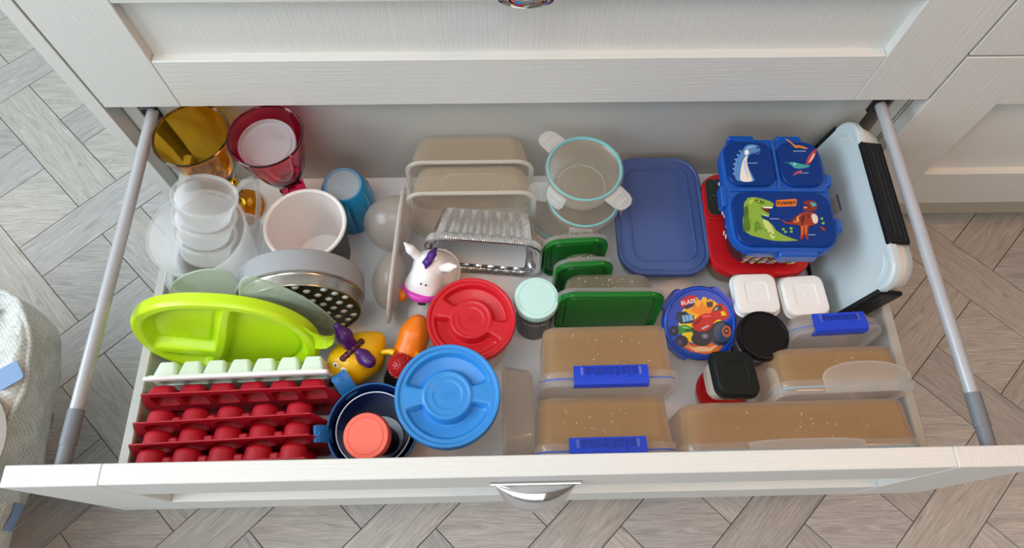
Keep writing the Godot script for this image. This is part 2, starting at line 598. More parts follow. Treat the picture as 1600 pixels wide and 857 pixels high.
func cabinets() -> void:
	var k := thing("drawer_cabinet", "wide cream kitchen drawer cabinet with framed wood-grain front above the pulled-out drawer", "cabinet")
	part("end_panel", span(-0.5185, -0.5005, 0.0, 0.88, -0.6, 0.0005, 0.0006), M.paint_up, k)
	part("side_panel", span(-0.4985, -0.480, 0.15, 0.88, -0.6, -0.0235), M.carcass, k)
	part("side_panel", span(0.480, 0.4985, 0.15, 0.88, -0.6, -0.0235), M.carcass, k)
	part("base_panel", span(-0.4798, 0.4798, 0.15, 0.168, -0.6, -0.0235), M.carcass, k)
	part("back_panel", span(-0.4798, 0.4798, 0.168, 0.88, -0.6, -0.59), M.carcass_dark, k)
	var up := Node3D.new()
	up.name = "upper_drawer"
	k.add_child(up)
	front(up, -FW, FW, H, H + 0.2365, 0.0, 0.021, 0.0905, 0.0773)
	part("drawer_box", span(-0.45, 0.45, H + 0.03, H + 0.18, -0.5, -0.0213), M.steel_grey, up)
	cup_pull(up, 0.0, H + 0.2365 - 0.030, 0.0)
	var top := Node3D.new()
	top.name = "top_drawer"
	k.add_child(top)
	front(top, -FW, FW, H + 0.2395, 0.872, 0.0, 0.021, 0.0905, 0.0773)
	cup_pull(top, 0.0, 0.83, 0.0)
	part("worktop", span(-0.54, 0.4995, 0.88, 0.918, -0.61, 0.03, 0.002), M.worktop, k)
	var n := thing("kitchen_cabinet", "cream kitchen cabinet with a framed door under a plain drawer front, next to the drawers", "cabinet")
	part("side_panel", span(0.5015, 0.519, 0.15, 0.88, -0.6, -0.0235), M.carcass, n)
	part("side_panel", span(1.08, 1.0975, 0.15, 0.88, -0.6, -0.0235), M.carcass, n)
	part("base_panel", span(0.5192, 1.0798, 0.15, 0.168, -0.6, -0.0235), M.carcass, n)
	var d := Node3D.new()
	d.name = "door"
	n.add_child(d)
	front(d, 0.5015, 1.0985, 0.1335, H + 0.0735, 0.0, 0.021, 0.0905, 0.0845)
	part("drawer_front", span(0.5015, 1.0985, H + 0.0765, 0.872, -0.021, 0.0, 0.0009), M.paint_up, n)
	part("worktop", span(0.5005, 1.2, 0.88, 0.918, -0.61, 0.03, 0.002), M.worktop, n)
	struct("trim_1", span(-0.5, 1.2, 0, 0.149, -0.073, -0.055), M.plinth)

func pulled_drawer() -> void:
	var d := thing("pan_drawer", "cream drawer pulled out and full of plastic tubs, with grey metal sides", "drawer")
	front(d, -FW, FW, H - 0.2305, H, ZF, 0.0202, 0.0905, 0.0773)
	part("drawer_floor", span(-0.447, 0.447, YB - 0.012, YB, -0.012, 0.4163, 0.0004), M.drawer_floor, d)
	for s in [-1, 1]:
		var g := Geo.new()
		g.xf = Transform3D(Basis(), Vector3(s * 0.4535, 0, 0.202))
		g.loft([rr(0.013, 0.4285, 0.001, YB - 0.016, 1), rr(0.013, 0.4285, 0.001, YB + 0.0565, 1), rr(0.0125, 0.4285, 0.001, YB + 0.0585, 1), rr(0.0095, 0.4285, 0.001, YB + 0.06, 1)])
		part("side_rail", g, M.steel_grey, d)
		part("runner", span(s * 0.4625 - 0.002, s * 0.4625 + 0.002, YB - 0.012, YB + 0.02, -0.3, 0.36), M.steel_grey, d)
	part("back_wall", span(-0.447, 0.447, YB - 0.012, H - 0.012, -0.0225, -0.0122, 0.0005), M.steel_grey, d)
	for s in [-1, 1]:
		var x: float = s * 0.4545
		var r := part("gallery_rail", tube([Vector3(x - s * 0.002, 0.368, -0.012), Vector3(x, 0.368, 0.2), Vector3(x + s * 0.002, 0.368, 0.362)], 0.0068, 20), M.rod, d)
		part("sleeve", tube([Vector3(x + s * 0.002, 0.368, 0.36), Vector3(x + s * 0.0023, 0.368, 0.395)], 0.0078, 20), M.rod_sleeve, r)
		part("sleeve", tube([Vector3(x + s * 0.0023, 0.368, 0.3945), Vector3(x + s * 0.0025, 0.368, 0.4164)], 0.0072, 20), M.rod_sleeve, r)
		part("rail_clip", span(x - 0.013, x + 0.009, 0.352, 0.376, -0.024, -0.008, 0.002), M.black, r)
	cup_pull(d, 0.0035, H - 0.044, ZF)

# ================================================================== what lies in the drawer
func plastics() -> void:
	milky("clear", hue("eef3f4"), 0.06, 0.13)
	milky("clear_lid", hue("f1ece2"), 0.11, 0.16)
	milky("frost", hue("e6ecec"), 0.30, 0.33, 0.5)
	milky("frost_grey", hue("cfbd9c"), 0.27, 0.28, 0.5)
	milky("rim_cream", hue("eae3d6"), 0.5, 0.28, 0.5)
	milky("frost_clip", hue("e3e1da"), 0.45, 0.3, 0.5)
	milky("pod", hue("c9b9a8"), 0.34, 0.22, 0.5)
	milky("green_frost", hue("c4d8c2"), 0.5, 0.33, 0.5)
	milky("amber_edge", hue("8f6420"), 0.22, 0.2)
	milky("amber_clear", hue("cd921c"), 0.25, 0.2)
	milky("tan_clear", hue("b79d68"), 0.15, 0.2)
	milky("taupe_clear", hue("b9a484"), 0.15, 0.2)
	tinted("orange_clear", hue("fbc238"))
	tinted("red_clear", hue("ea3160"))
	mat("white", hue("f1efec"), 0.35)
	mat("white_warm", hue("efe9e6"), 0.4)
	mat("blue_cup", hue("1090cc"), 0.2)
	mat("disc_grey", hue("9fb3bf"), 0.3)
	mat("turquoise", hue("73b7ba"), 0.4)
	mat("foil", hue("e6e6e6"), 0.2, 1.0)
	mat("navy_lid", hue("42578c"), 0.38)
	mat("green_lid", hue("086a1c"), 0.2)
	mat("red_box", hue("c3191f"), 0.3)
	mat("dino_blue", hue("1452ac"), 0.18)
	mat("dino_panel", hue("08327a"), 0.3).metallic_specular = 0.3
	mat("grey_blue_lid", hue("c3d0d3"), 0.35)
	mat("cream_box", hue("e6e3da"), 0.35)
	mat("rib_black", hue("1c1c1f"), 0.4)
	mat("clip_blue", hue("1540c8"), 0.3)
	mat("letter_blue", hue("0d2d98"), 0.35)
	mat("seal_blue", hue("5b6fc4"), 0.4)
	mat("pot_blue", hue("1549b8"), 0.28)
	mat("yellow", hue("f6c20e"), 0.28)
	mat("black_lid", hue("111113"), 0.45)
	mat("charcoal_lid", hue("1d2121"), 0.45)
	mat("beige_tub", hue("d9cfc0"), 0.4)
	mat("mint", hue("c2e6de"), 0.5)
	mat("jar_dark", hue("2c2830"), 0.3)
	mat("print_grey", hue("a7a3a8"), 0.4)
	mat("red_lid", hue("cc1a26"), 0.33)
	mat("blue_lid", hue("3089d4"), 0.35)
	mat("navy", hue("15295f"), 0.2)
	mat("navy_pale", hue("eef2f8"), 0.4)
	mat("handle_blue", hue("1f6fb5"), 0.35)
	mat("coral", hue("f4664f"), 0.38)
	mat("lime", hue("bfe40f"), 0.3)
	mat("tray_white", hue("e0eee3"), 0.4)
	mat("tray_lip", hue("f2eef0"), 0.4)
	mat("silicone_red", hue("b20a24"), 0.5)
	mat("lid_silicone_grey", hue("9da0a3"), 0.6)
	mat("steel", hue("b9b4ac"), 0.25, 1.0)
	mat("steel_dark", hue("66655a"), 0.25, 1.0)
	mat("tooth_steel", hue("cfcdc6"), 0.5, 0.6)
	mat("purple", hue("4a1769"), 0.3)
	mat("mane_dark", hue("4b1426"), 0.35)
	mat("mane_purple", hue("46187a"), 0.3)
	mat("orange", hue("f07d14"), 0.35)
	mat("pink", hue("d23fb4"), 0.3)
	mat("toy_white", hue("f4f1f1"), 0.3)
	mat("spiky_red", hue("bb1c22"), 0.35)
	for k in ["black_lid", "charcoal_lid", "rib_black"]: M[k].metallic_specular = 0.3
	var pr := mat("print", Color.WHITE, 0.3)
	pr.vertex_color_use_as_albedo = true
	var sp := mat("speckle", Color.WHITE, 0.4)
	var n := FastNoiseLite.new()
	n.seed = 3
	n.frequency = 0.12
	n.noise_type = FastNoiseLite.TYPE_CELLULAR
	var im := Image.create(128, 128, false, Image.FORMAT_RGB8)
	for y in 128:
		for x in 128:
			var t := n.get_noise_2d(x, y) + 0.5 * n.get_noise_2d(x * 2.3 + 50, y * 2.3)
			im.set_pixel(x, y, hue("c9c6b8") if t > -0.55 else hue("2e3029"))
	sp.albedo_texture = ImageTexture.create_from_image(im)
	sp.uv1_triplanar = true
	sp.uv1_scale = Vector3.ONE * 22.0
	var cr := FastNoiseLite.new()
	cr.seed = 9
	cr.frequency = 0.03
	cr.fractal_octaves = 4
	cr.domain_warp_enabled = true
	var ci := cr.get_seamless_image(256, 256)
	ci.convert(Image.FORMAT_RGB8)
	var ct := ImageTexture.create_from_image(ci)
	M.crinkle_tex = ct
	for k in ["foil", "bag_film"]:
		if not M.has(k): continue
		M[k].uv1_triplanar = true
		M[k].uv1_scale = Vector3.ONE * (14.0 if k == "foil" else 5.0)
		M[k].heightmap_enabled = true
		M[k].heightmap_scale = 0.03 if k == "foil" else 0.35
		M[k].heightmap_texture = ct

func shapes(list: Array, shift: Vector2, step := 0.00012, smooth := true) -> Geo:   # flat print: coloured outlines in millimetres, laid on one another
	var g := Geo.new()
	g.tint = true
	var y := step
	for s in list:
		var p := PackedVector2Array()
		for i in s[1].size() / 2: p.append(Vector2(s[1][i * 2], s[1][i * 2 + 1]) / 1000.0 + shift)
		if smooth and p.size() > 4 and p.size() < 30: p = rounded(rounded(p))
		g.cur = hue(s[0]).srgb_to_linear()
		var q := prism(p, 0.0, y)
		g.add(q)
		y += step
	return g

func rounded(p: PackedVector2Array) -> PackedVector2Array:   # corner cutting
	var q := PackedVector2Array()
	for i in p.size():
		q.append(p[i].lerp(p[(i + 1) % p.size()], 0.25))
		q.append(p[i].lerp(p[(i + 1) % p.size()], 0.75))
	return q

func tinted(called: String, c: Color, rough := 0.06) -> void:
	var m := mat(called, Color(c, 0.0), rough)
	m.refraction_enabled = true
	m.refraction_scale = 0.045

func contents() -> void:
	plastics()
	goblets()
	left_corner()
	back_row()
	clip_tubs()
	green_tubs()
	lunch_boxes()
	white_case()
	small_pots()
	clear_boxes()
	lidded_jars()
	navy_cups()
	trays()
	grater()
	toys()

func goblets() -> void:
	var prof := [[0.0, 0.0], [0.029, 0.0], [0.0305, 0.0012], [0.0305, 0.003], [0.020, 0.006], [0.010, 0.012], [0.012, 0.080], [0.017, 0.083], [0.023, 0.092], [0.0305, 0.112], [0.0385, 0.142], [0.0445, 0.172], [0.0445, 0.175], [0.0425, 0.175], [0.0365, 0.143], [0.0285, 0.114], [0.021, 0.096], [0.012, 0.089], [0.0, 0.087]]
	for k in 2:
		var c: String = ["orange", "red"][k]
		var t := thing("goblet", ["tall transparent orange plastic goblet in the back corner by the rail", "tall transparent red plastic goblet holding a small clear pot"][k], "goblet", at3([-0.392, -0.3045][k], 0.0, [0.0375, 0.040][k]), "coloured plastic goblets")
		var m: Material = M[c + "_clear"]
		part("bowl", lathe(prof.slice(6), 56, true, true), m, t)
		part("foot", lathe(prof.slice(0, 6) + [[0.009, 0.013], [0.0, 0.0132]], 48), m, t)
		var facets := Geo.new()
		for s in [[0.009, 0.013], [0.0165, 0.024], [0.0165, 0.034], [0.011, 0.045]]: pass
		facets.loft([circ(0.0085, 0.0134, 8), circ(0.0085, 0.034, 8), circ(0.0170, 0.046, 8), circ(0.0180, 0.068, 8), circ(0.012, 0.0795, 8)])
		part("stem", facets, m, t, Transform3D(), "faceted stem", 10)
		part("rim", lathe([[0.0447, 0.172], [0.0457, 0.1735], [0.0457, 0.1755], [0.0445, 0.1765], [0.0425, 0.1755]], 56, false, false), m, t)

func clear_pot(label: String, at: Transform3D, r := 0.0355, h := 0.034, m: Material = null, lidded := false) -> Node3D:
	var t := thing("clear_pot", label, "pot", at, "small clear round pots")
	m = m if m else M.clear
	part("body", lathe([[r * 0.74, 0.0], [r * 0.78, 0.001], [r * 0.9, h - 0.006], [r * 0.9 - 0.0008, h - 0.006], [r * 0.77, 0.002], [0.0, 0.002]], 44), m, t)
	part("rim", lathe([[r * 0.9, h - 0.0065], [r * 0.985, h - 0.0055], [r, h - 0.003], [r, h - 0.001], [r * 0.97, h], [r * 0.93, h - 0.0008], [r * 0.9, h - 0.004]], 44, false, false), M.frost, t)
	if lidded:
		part("lid", lathe([[r * 0.9, h - 0.003], [r * 0.88, h - 0.0045], [r * 0.84, h - 0.0045], [r * 0.82, h - 0.003], [r * 0.03, h - 0.0028], [r * 0.02, h - 0.0022], [0.0, h - 0.002]], 44, false, false), M.frost, t)
	return t

func left_corner() -> void:
	clear_pot("small round translucent lidded pot sitting inside the red goblet", at3(-0.3065, 0.1285, 0.039, 0, 4), 0.0345, 0.034, M.frost, true)
	# square tub and the round bowl that stands in it
	var b := thing("square_tub", "clear square tub in the corner under the round bowl of pots", "tub", at3(-0.389, 0.0, 0.140))
	part("body", shell(0.108, 0.108, 0.068, 0.022, 0.0012, 0.002, 0.0), M.clear, b)
	part("rim", Geo.new().loft([rr(0.109, 0.109, 0.0225, 0.0655), rr(0.113, 0.113, 0.0245, 0.0665), rr(0.113, 0.113, 0.0245, 0.068), rr(0.110, 0.110, 0.023, 0.0687), rr(0.107, 0.107, 0.0215, 0.0675)], false, false), M.frost, b)
	var j := thing("round_bowl", "big clear round bowl with a flat loop handle holding the stacked pots", "bowl", at3(-0.389, 0.004, 0.140))
	part("body", lathe([[0.036, 0.0], [0.039, 0.001], [0.046, 0.04], [0.0545, 0.095], [0.0565, 0.119], [0.0555, 0.119], [0.0535, 0.095], [0.0445, 0.041], [0.037, 0.0025], [0.0, 0.0025]], 56), M.clear, j)
	part("rim", lathe([[0.0555, 0.1165], [0.0578, 0.1175], [0.0588, 0.1195], [0.058, 0.121], [0.056, 0.1212], [0.0548, 0.1195]], 56, false, false), M.frost, j)
	part("handle", tube([Vector3(0.03, 0.117, -0.046), Vector3(0.048, 0.122, -0.068), Vector3(0.056, 0.121, -0.073), Vector3(0.06, 0.114, -0.07), Vector3(0.058, 0.095, -0.058), Vector3(0.052, 0.075, -0.034), Vector3(0.042, 0.06, -0.022)], 0.0038, 10, -1.0, 0.6), M.frost, j)
	var up := Vector3(0.30, 0.90, -0.30).normalized()
	var xa := Vector3(1, -0.33, 0.0)
	xa = (xa - up * xa.dot(up)).normalized()
	var bs := Basis(xa, up, xa.cross(up))
	var pots := ["open clear pot on top of the leaning stack in the round bowl", "open clear pot in the middle of the leaning stack of three", "open clear pot at the bottom of the leaning stack of three"]
	for k in 3: clear_pot(pots[k], Transform3D(bs, Vector3([-0.3695, -0.3790, -0.3875][k], YB + [0.150, 0.123, 0.096][k], [0.133, 0.1425, 0.1515][k])), 0.0355, 0.034)
	# white tub
	var w := thing("white_tub", "round white pot open at the top with a speckled band outside", "pot", at3(-0.270, 0.0, 0.1175))
	part("body", lathe([[0.034, 0.0], [0.037, 0.001], [0.0485, 0.096], [0.0475, 0.098], [0.0465, 0.096], [0.0345, 0.004], [0.028, 0.0025], [0.0, 0.0025]], 56), M.white_warm, w)
	part("rim", lathe([[0.0483, 0.0945], [0.0508, 0.0955], [0.0515, 0.0975], [0.0505, 0.0995], [0.0485, 0.1], [0.0465, 0.0985], [0.0464, 0.096]], 56, false, false), M.white, w)
	part("band", lathe([[0.0388, 0.012], [0.0484, 0.092], [0.0486, 0.0925]], 56, false, false), M.speckle, w, Transform3D(), "speckled dark band")
	# blue fluted cup, base up
	var c := thing("fluted_cup", "small bright blue fluted cup standing upside down by the back wall", "cup", at3(-0.2365, 0.003, 0.0455, 0, 3, -3))
	var rings := []
	for s in [[0.036, 0.0, 0.0], [0.0362, 0.002, 0.0], [0.0352, 0.008, 0.3], [0.033, 0.03, 1.0], [0.0305, 0.055, 1.0], [0.0285, 0.068, 0.5], [0.0265, 0.0755, 0.0], [0.0245, 0.0785, 0.0], [0.0225, 0.0785, 0.0], [0.0215, 0.077, 0.0]]:
		var ring := PackedVector3Array()
		for i in 96:
			var a := TAU * i / 96
			var r: float = s[0] * (1.0 + 0.10 * s[2] * absf(cos(a * 6)))
			ring.append(Vector3(r * cos(a), s[1], r * sin(a)))
		rings.append(ring)
	part("body", Geo.new().loft(rings, true, false), M.blue_cup, c)
	part("base_disc", lathe([[0.0215, 0.0768], [0.02, 0.0772], [0.001, 0.0772], [0.0008, 0.0782], [0.0, 0.0784]], 40, false, true), M.disc_grey, c, Transform3D(), "grey base disc")
	part("base_ring", lathe([[0.0245, 0.0783], [0.0235, 0.0798], [0.0222, 0.0798], [0.0214, 0.077]], 40, false, false), M.frost, c)
	# clear covers that belong to the divided plate
	var oc := [[Vector2(-46, 0), Vector2(34, 0), Vector2(34, -100), Vector2(29, -112), Vector2(14, -118), Vector2(-8, -114), Vector2(-28, -102), Vector2(-42, -84), Vector2(-48, -60)], [Vector2(-50, 0), Vector2(50, 0), Vector2(49, -35), Vector2(40, -70), Vector2(22, -100), Vector2(-2, -122), Vector2(-14, -128), Vector2(-28, -112), Vector2(-42, -80), Vector2(-50, -40)]]
	for k in 2:
		var p := PackedVector2Array()
		for i in oc[k].size():      # rounded outline: corner cutting
			p.append(oc[k][i] * [Vector2(1.06, 1.08), Vector2(1.0, 1.36)][k] / 1000.0)
		for r in 2:
			var q := PackedVector2Array()
			for i in p.size():
				q.append(p[i].lerp(p[(i + 1) % p.size()], 0.25))
				q.append(p[i].lerp(p[(i + 1) % p.size()], 0.75))
			p = q
		var t := thing("compartment_cover", ["pale green translucent cover with a straight side behind the lime plate", "pale green translucent pointed cover leaning between lime plate and grater"][k], "lid", at3([-0.3660, -0.2760][k], [0.026, 0.030][k], [0.224, 0.2400][k], [4, 0][k], [80, 88][k]), "covers of the divided plate")
		part("sheet", prism(p, 0.0, 0.0014), M.green_frost, t)
		var path := []
		for v in p: path.append(Vector3(v.x, 0.001, v.y))
		path.append(path[0])
		part("edge", tube(path, 0.0014, 6), M.green_frost, t)

func ripple(w: float, d: float, r: float, y: float, n: int, amp: float, freq: float, out := 0.0) -> PackedVector3Array:   # rounded rectangle walked evenly, with ribs
	w += 2 * out
	d += 2 * out
	r += out
	var a := w - 2 * r
	var b := d - 2 * r
	var q := PI * r / 2
	var total := 2 * (a + b) + 4 * q
	var o := PackedVector3Array()
	for i in n:
		var s := fposmod(float(i) / n * total - a / 2, total)
		var p: Vector2
		var m: Vector2
		var seg := 0
		for l in [q, b, q, a, q, b, q, a]:      # starts at the middle of the +z... side and goes round from +x
			if s <= l: break
			s -= l
			seg += 1
		seg = mini(seg, 7)
		# corner centres in the order walked: (+,+), (-,+), (-,-), (+,-)
		match seg:
			0: p = Vector2(-a / 2, b / 2); m = Vector2(0, 1).rotated(s / r)
			1: p = Vector2(-a / 2, b / 2 - s); m = Vector2(-1, 0)
			2: p = Vector2(-a / 2, -b / 2); m = Vector2(-1, 0).rotated(s / r)
			3: p = Vector2(-a / 2 + s, -b / 2); m = Vector2(0, -1)
			4: p = Vector2(a / 2, -b / 2); m = Vector2(0, -1).rotated(s / r)
			5: p = Vector2(a / 2, -b / 2 + s); m = Vector2(1, 0)
			6: p = Vector2(a / 2, b / 2); m = Vector2(1, 0).rotated(s / r)
			7: p = Vector2(a / 2 - s, b / 2); m = Vector2(0, 1)
		var k := amp * cos(float(i) / n * TAU * freq)
		p += m * (r + k)
		o.append(Vector3(p.x, y, p.y))
	return o

func back_row() -> void:
	# egg pods: two hinged halves with two domes each, standing on edge
	var t := thing("egg_pod", "cloudy clear two-lobed egg container standing on edge beside the unicorn", "container", at3(-0.1685, 0.001, 0.1390, -94, -8))
	for s in [1, -1]:
		var fl := PackedVector2Array()
		for i in 72:
			var a := TAU * i / 72
			var c := cos(a)
			fl.append(Vector2(0.091 * signf(c) * pow(absf(c), 0.8), -0.056 + (0.054 if s > 0 else 0.048) * signf(sin(a)) * pow(absf(sin(a)), 0.75)))
		var o := Geo.new()
		o.add(prism(fl, 0.0, 0.0016), Transform3D(Basis(Vector3.RIGHT, PI / 2), Vector3(0, 0, 0.0003 if s > 0 else -0.0020)))
		for lx in [-0.042, 0.040]:
			var deep := (0.048 if lx < 0 else 0.026) if s > 0 else 0.014
			var rings := []
			for i in 11:
				var f := i / 10.0 * PI / 2
				var ring := PackedVector3Array()
				for j in 36:
					var a := TAU * j / 36
					ring.append(Vector3(lx + 0.0365 * cos(f) * cos(a), 0.056 + 0.044 * cos(f) * sin(a), s * (deep * sin(f))))
				rings.append(ring)
			o.loft(rings, false, true)
		part("half", o, M.pod, t, Transform3D(), "", 50)
	var rimp := []
	for i in 73:
		var a := TAU * i / 72
		rimp.append(Vector3(0.091 * signf(cos(a)) * pow(absf(cos(a)), 0.8), 0.056 + 0.054 * signf(sin(a)) * pow(absf(sin(a)), 0.75), 0.0008))
	part("rim", tube(rimp, 0.0019, 8), M.rim_cream, t)
	# takeaway tubs on their sides
	for k in 2:
		var o := thing("takeaway_tub", ["milky takeaway tub on its side in front, partly behind the foil tray", "milky takeaway tub on its side against the back wall"][k], "tub", at3([-0.064, -0.066][k], [0.0585, 0.0605][k], [0.036, -0.0085][k], 0, 90), "milky takeaway tubs")
		part("body", shell(0.158, 0.108, 0.05, 0.02, 0.0011, 0.0085, 0.0), M.frost_grey, o)
		part("rim", Geo.new().loft([rr(0.156, 0.106, 0.02, 0.0465), rr(0.165, 0.115, 0.022, 0.0475), rr(0.1665, 0.1165, 0.023, 0.0495), rr(0.165, 0.115, 0.022, 0.0512), rr(0.158, 0.108, 0.0195, 0.0512), rr(0.1545, 0.1045, 0.018, 0.0475)], false, false), M.rim_cream, o)
		if k == 0: part("base_ring", Geo.new().loft([rr(0.085, 0.05, 0.02, 0.0013), rr(0.083, 0.048, 0.019, 0.0022), rr(0.081, 0.046, 0.018, 0.0013)], false, false), M.rim_cream, o)
	# foil tray on its side, mouth to the front
	var f := thing("foil_tray", "crinkled aluminium foil tray lying on its side with its mouth forward", "tray", at3(-0.044, 0.0520, 0.094, -6, 90))
	var rings := [ripple(0.118, 0.066, 0.012, 0.0, 192, 0.0, 40)]
	for i in 9:
		var h := i / 8.0
		rings.append(ripple(0.118, 0.066, 0.012, 0.001 + 0.044 * h, 192, 0.0020 * sstep(0.0, 0.25, h) * sstep(1.02, 0.85, h), 23, 0.0085 * h))
	part("wall", Geo.new().loft(rings, true, false), M.foil, f, Transform3D(), "", 30)
	var rim := []
	for s in [[0.0086, 0.0440, 0.0002], [0.0115, 0.0446, 0.0005], [0.0150, 0.0425, 0.0005], [0.0158, 0.0452, 0.0006], [0.0164, 0.0485, 0.0005], [0.0158, 0.0520, 0.0003], [0.0130, 0.0530, 0.0002], [0.0092, 0.0505, 0.0002]]:
		rim.append(ripple(0.118, 0.066, 0.012, s[1], 640, s[2], 150, s[0]))
	part("rolled_rim", Geo.new().loft(rim, false, false), M.foil, f, Transform3D(), "", 25)
	part("lining", plate(0.108, 0.0385, 0.004, 0.0006, 0.0002), M.white, f, mv(0, 0.0245, 0.0352, 0, -79), "pale card lining")
	# navy lid lying on a clear dish
	var d := thing("clear_dish", "shallow clear dish under the navy lid", "dish", at3(0.186, 0.0, 0.088))
	part("body", shell(0.112, 0.160, 0.05, 0.026, 0.0014, 0.008, 0.0), M.tan_clear, d)
	part("rim", Geo.new().loft([rr(0.112, 0.16, 0.026, 0.0485), rr(0.116, 0.164, 0.028, 0.0485), rr(0.116, 0.164, 0.028, 0.0505), rr(0.111, 0.159, 0.025, 0.0505)], false, false), M.tan_clear, d)
	var nl := thing("storage_cover", "flat navy blue rectangular lid with rounded corners and a small diamond mark", "lid", at3(0.1845, 0.0508, 0.0885, -0.5))
	var w := 0.119
	var l := 0.177
	part("lid", Geo.new().loft([rr(w - 0.002, l - 0.002, 0.033, 0), rr(w, l, 0.034, 0.001), rr(w, l, 0.034, 0.009), rr(w - 0.002, l - 0.002, 0.033, 0.0103), rr(w - 0.006, l - 0.006, 0.031, 0.0105), rr(w - 0.009, l - 0.009, 0.029, 0.009), rr(w - 0.013, l - 0.013, 0.027, 0.0088), rr(w - 0.015, l - 0.015, 0.026, 0.0102), rr(w - 0.034, l - 0.036, 0.018, 0.0105), rr(w - 0.0355, l - 0.0375, 0.0175, 0.0118), rr(w - 0.038, l - 0.04, 0.0165, 0.0118), rr(w - 0.0395, l - 0.0415, 0.016, 0.0098), rr(w - 0.046, l - 0.048, 0.013, 0.0096)]), M.navy_lid, nl)
	part("diamond_mark", Geo.new().loft([ring4(0.012, 0.016, 0.0094), ring4(0.0115, 0.0155, 0.0102), ring4(0.0095, 0.013, 0.0102), ring4(0.009, 0.0125, 0.0097)]), M.navy_lid, nl, mv(0.002, 0, -0.018), "", 20)

func ring4(w: float, d: float, y: float) -> PackedVector3Array:
	return PackedVector3Array([Vector3(w / 2, y, 0), Vector3(0, y, d / 2), Vector3(-w / 2, y, 0), Vector3(0, y, -d / 2)])

func clip_tubs() -> void:
	var spots := [[0.0785, 0.0875, 0.0605], [0.0815, 0.0445, 0.0735], [0.0585, 0.0, 0.0715]]
	var labels := ["round clear clip-lid tub with a turquoise seal, top of its stack", "round clear clip-lid tub in the middle of the stack of three", "round clear clip-lid tub at the bottom of the stack of three"]
	var open := [[-133, 46], [-172, 88], [130, -120]]
	for k in 3:
		var t := thing("round_clip_tub", labels[k], "tub", at3(spots[k][0], spots[k][1], spots[k][2]), "round clip-lid tubs")
		var r := 0.049
		part("body", lathe([[r * 0.72, 0], [r * 0.76, 0.001], [r * 0.88, 0.030], [r * 0.94, 0.032], [r * 0.94, 0.034], [r * 0.86, 0.034], [r * 0.74, 0.002], [0, 0.002]], 52), M.tan_clear, t)
		part("lid", lathe([[r * 0.9, 0.0335], [r * 0.99, 0.034], [r, 0.036], [r, 0.040], [r * 0.98, 0.0418], [r * 0.955, 0.042], [r * 0.9, 0.0405], [r * 0.86, 0.0385], [r * 0.85, 0.0375], [r * 0.3, 0.0372], [r * 0.29, 0.0378], [r * 0.27, 0.0378], [r * 0.26, 0.0372], [0, 0.0372]], 60, false, true), M.taupe_clear, t)
		part("base_ring", lathe([[r * 0.60, 0.0022], [r * 0.63, 0.0032], [r * 0.66, 0.0022]], 44, false, false), M.rim_cream, t)
		part("seal", lathe([[r * 0.965, 0.0421], [r * 0.95, 0.0428], [r * 0.915, 0.0427], [r * 0.895, 0.0408]], 60, false, false), M.turquoise, t, Transform3D(), "turquoise seal")
		for i in 4:
			var a0: float = open[k][0] + i * 90.0
			var lifted := false
			for o in open[k]: lifted = lifted or absf(wrapf(a0 - o, -180, 180)) < 10
			if k == 0 and i in [1, 3]: a0 += 0
			var a := deg_to_rad(a0)
			var flap := Geo.new()
			# a tab hinged at the rim: out and level when lifted, down the side when shut
			var pts := [[0.0, 0.0145], [0.004, 0.0145], [0.016, 0.0135], [0.023, 0.0105], [0.0262, 0.0045]]
			var rings := []
			for p in pts: rings.append(PackedVector3Array([Vector3(p[0], 0, -p[1]), Vector3(p[0], 0, p[1]), Vector3(p[0], 0.0016, p[1]), Vector3(p[0], 0.0016, -p[1])]))
			flap.loft(rings)
			for x in [0.004, 0.0045]: pass
			flap.add(boxy(0.0022, 0.0014, 0.019, 0.0003, Vector3(0.0065, 0.0021, 0)))
			flap.add(boxy(0.0022, 0.0014, 0.014, 0.0003, Vector3(0.0165, 0.0021, 0)))
			var b := Basis(Vector3.UP, -a) * Basis(Vector3.BACK, deg_to_rad(-2.0 if lifted else -78.0))
			part("clip", flap, M.frost_clip, t, Transform3D(b, Vector3(cos(a) * (r - 0.0015), 0.0385, sin(a) * (r - 0.0015))), "", 25)

func specks(t: Node3D, w: float, z: float, lean: float, depth: float, sd: int, m: Material) -> void:   # dried drops on the long side that faces up
	var rng := RandomNumberGenerator.new()
	rng.seed = sd
	var g := Geo.new()
	for i in 26:
		var y := rng.randf_range(0.2, 0.85) * depth
		var r := rng.randf_range(0.0003, 0.0010)
		g.add(ball(Vector3(r, r * 0.9, 0.0003), Vector3.ZERO, 8), Transform3D(Basis(), Vector3((rng.randf() - 0.5) * (0.35 if i < 9 else 0.85) * w, y, z - lean * y / depth)))
	part("dried_drops", g, m, t).set_meta("kind", "stuff")

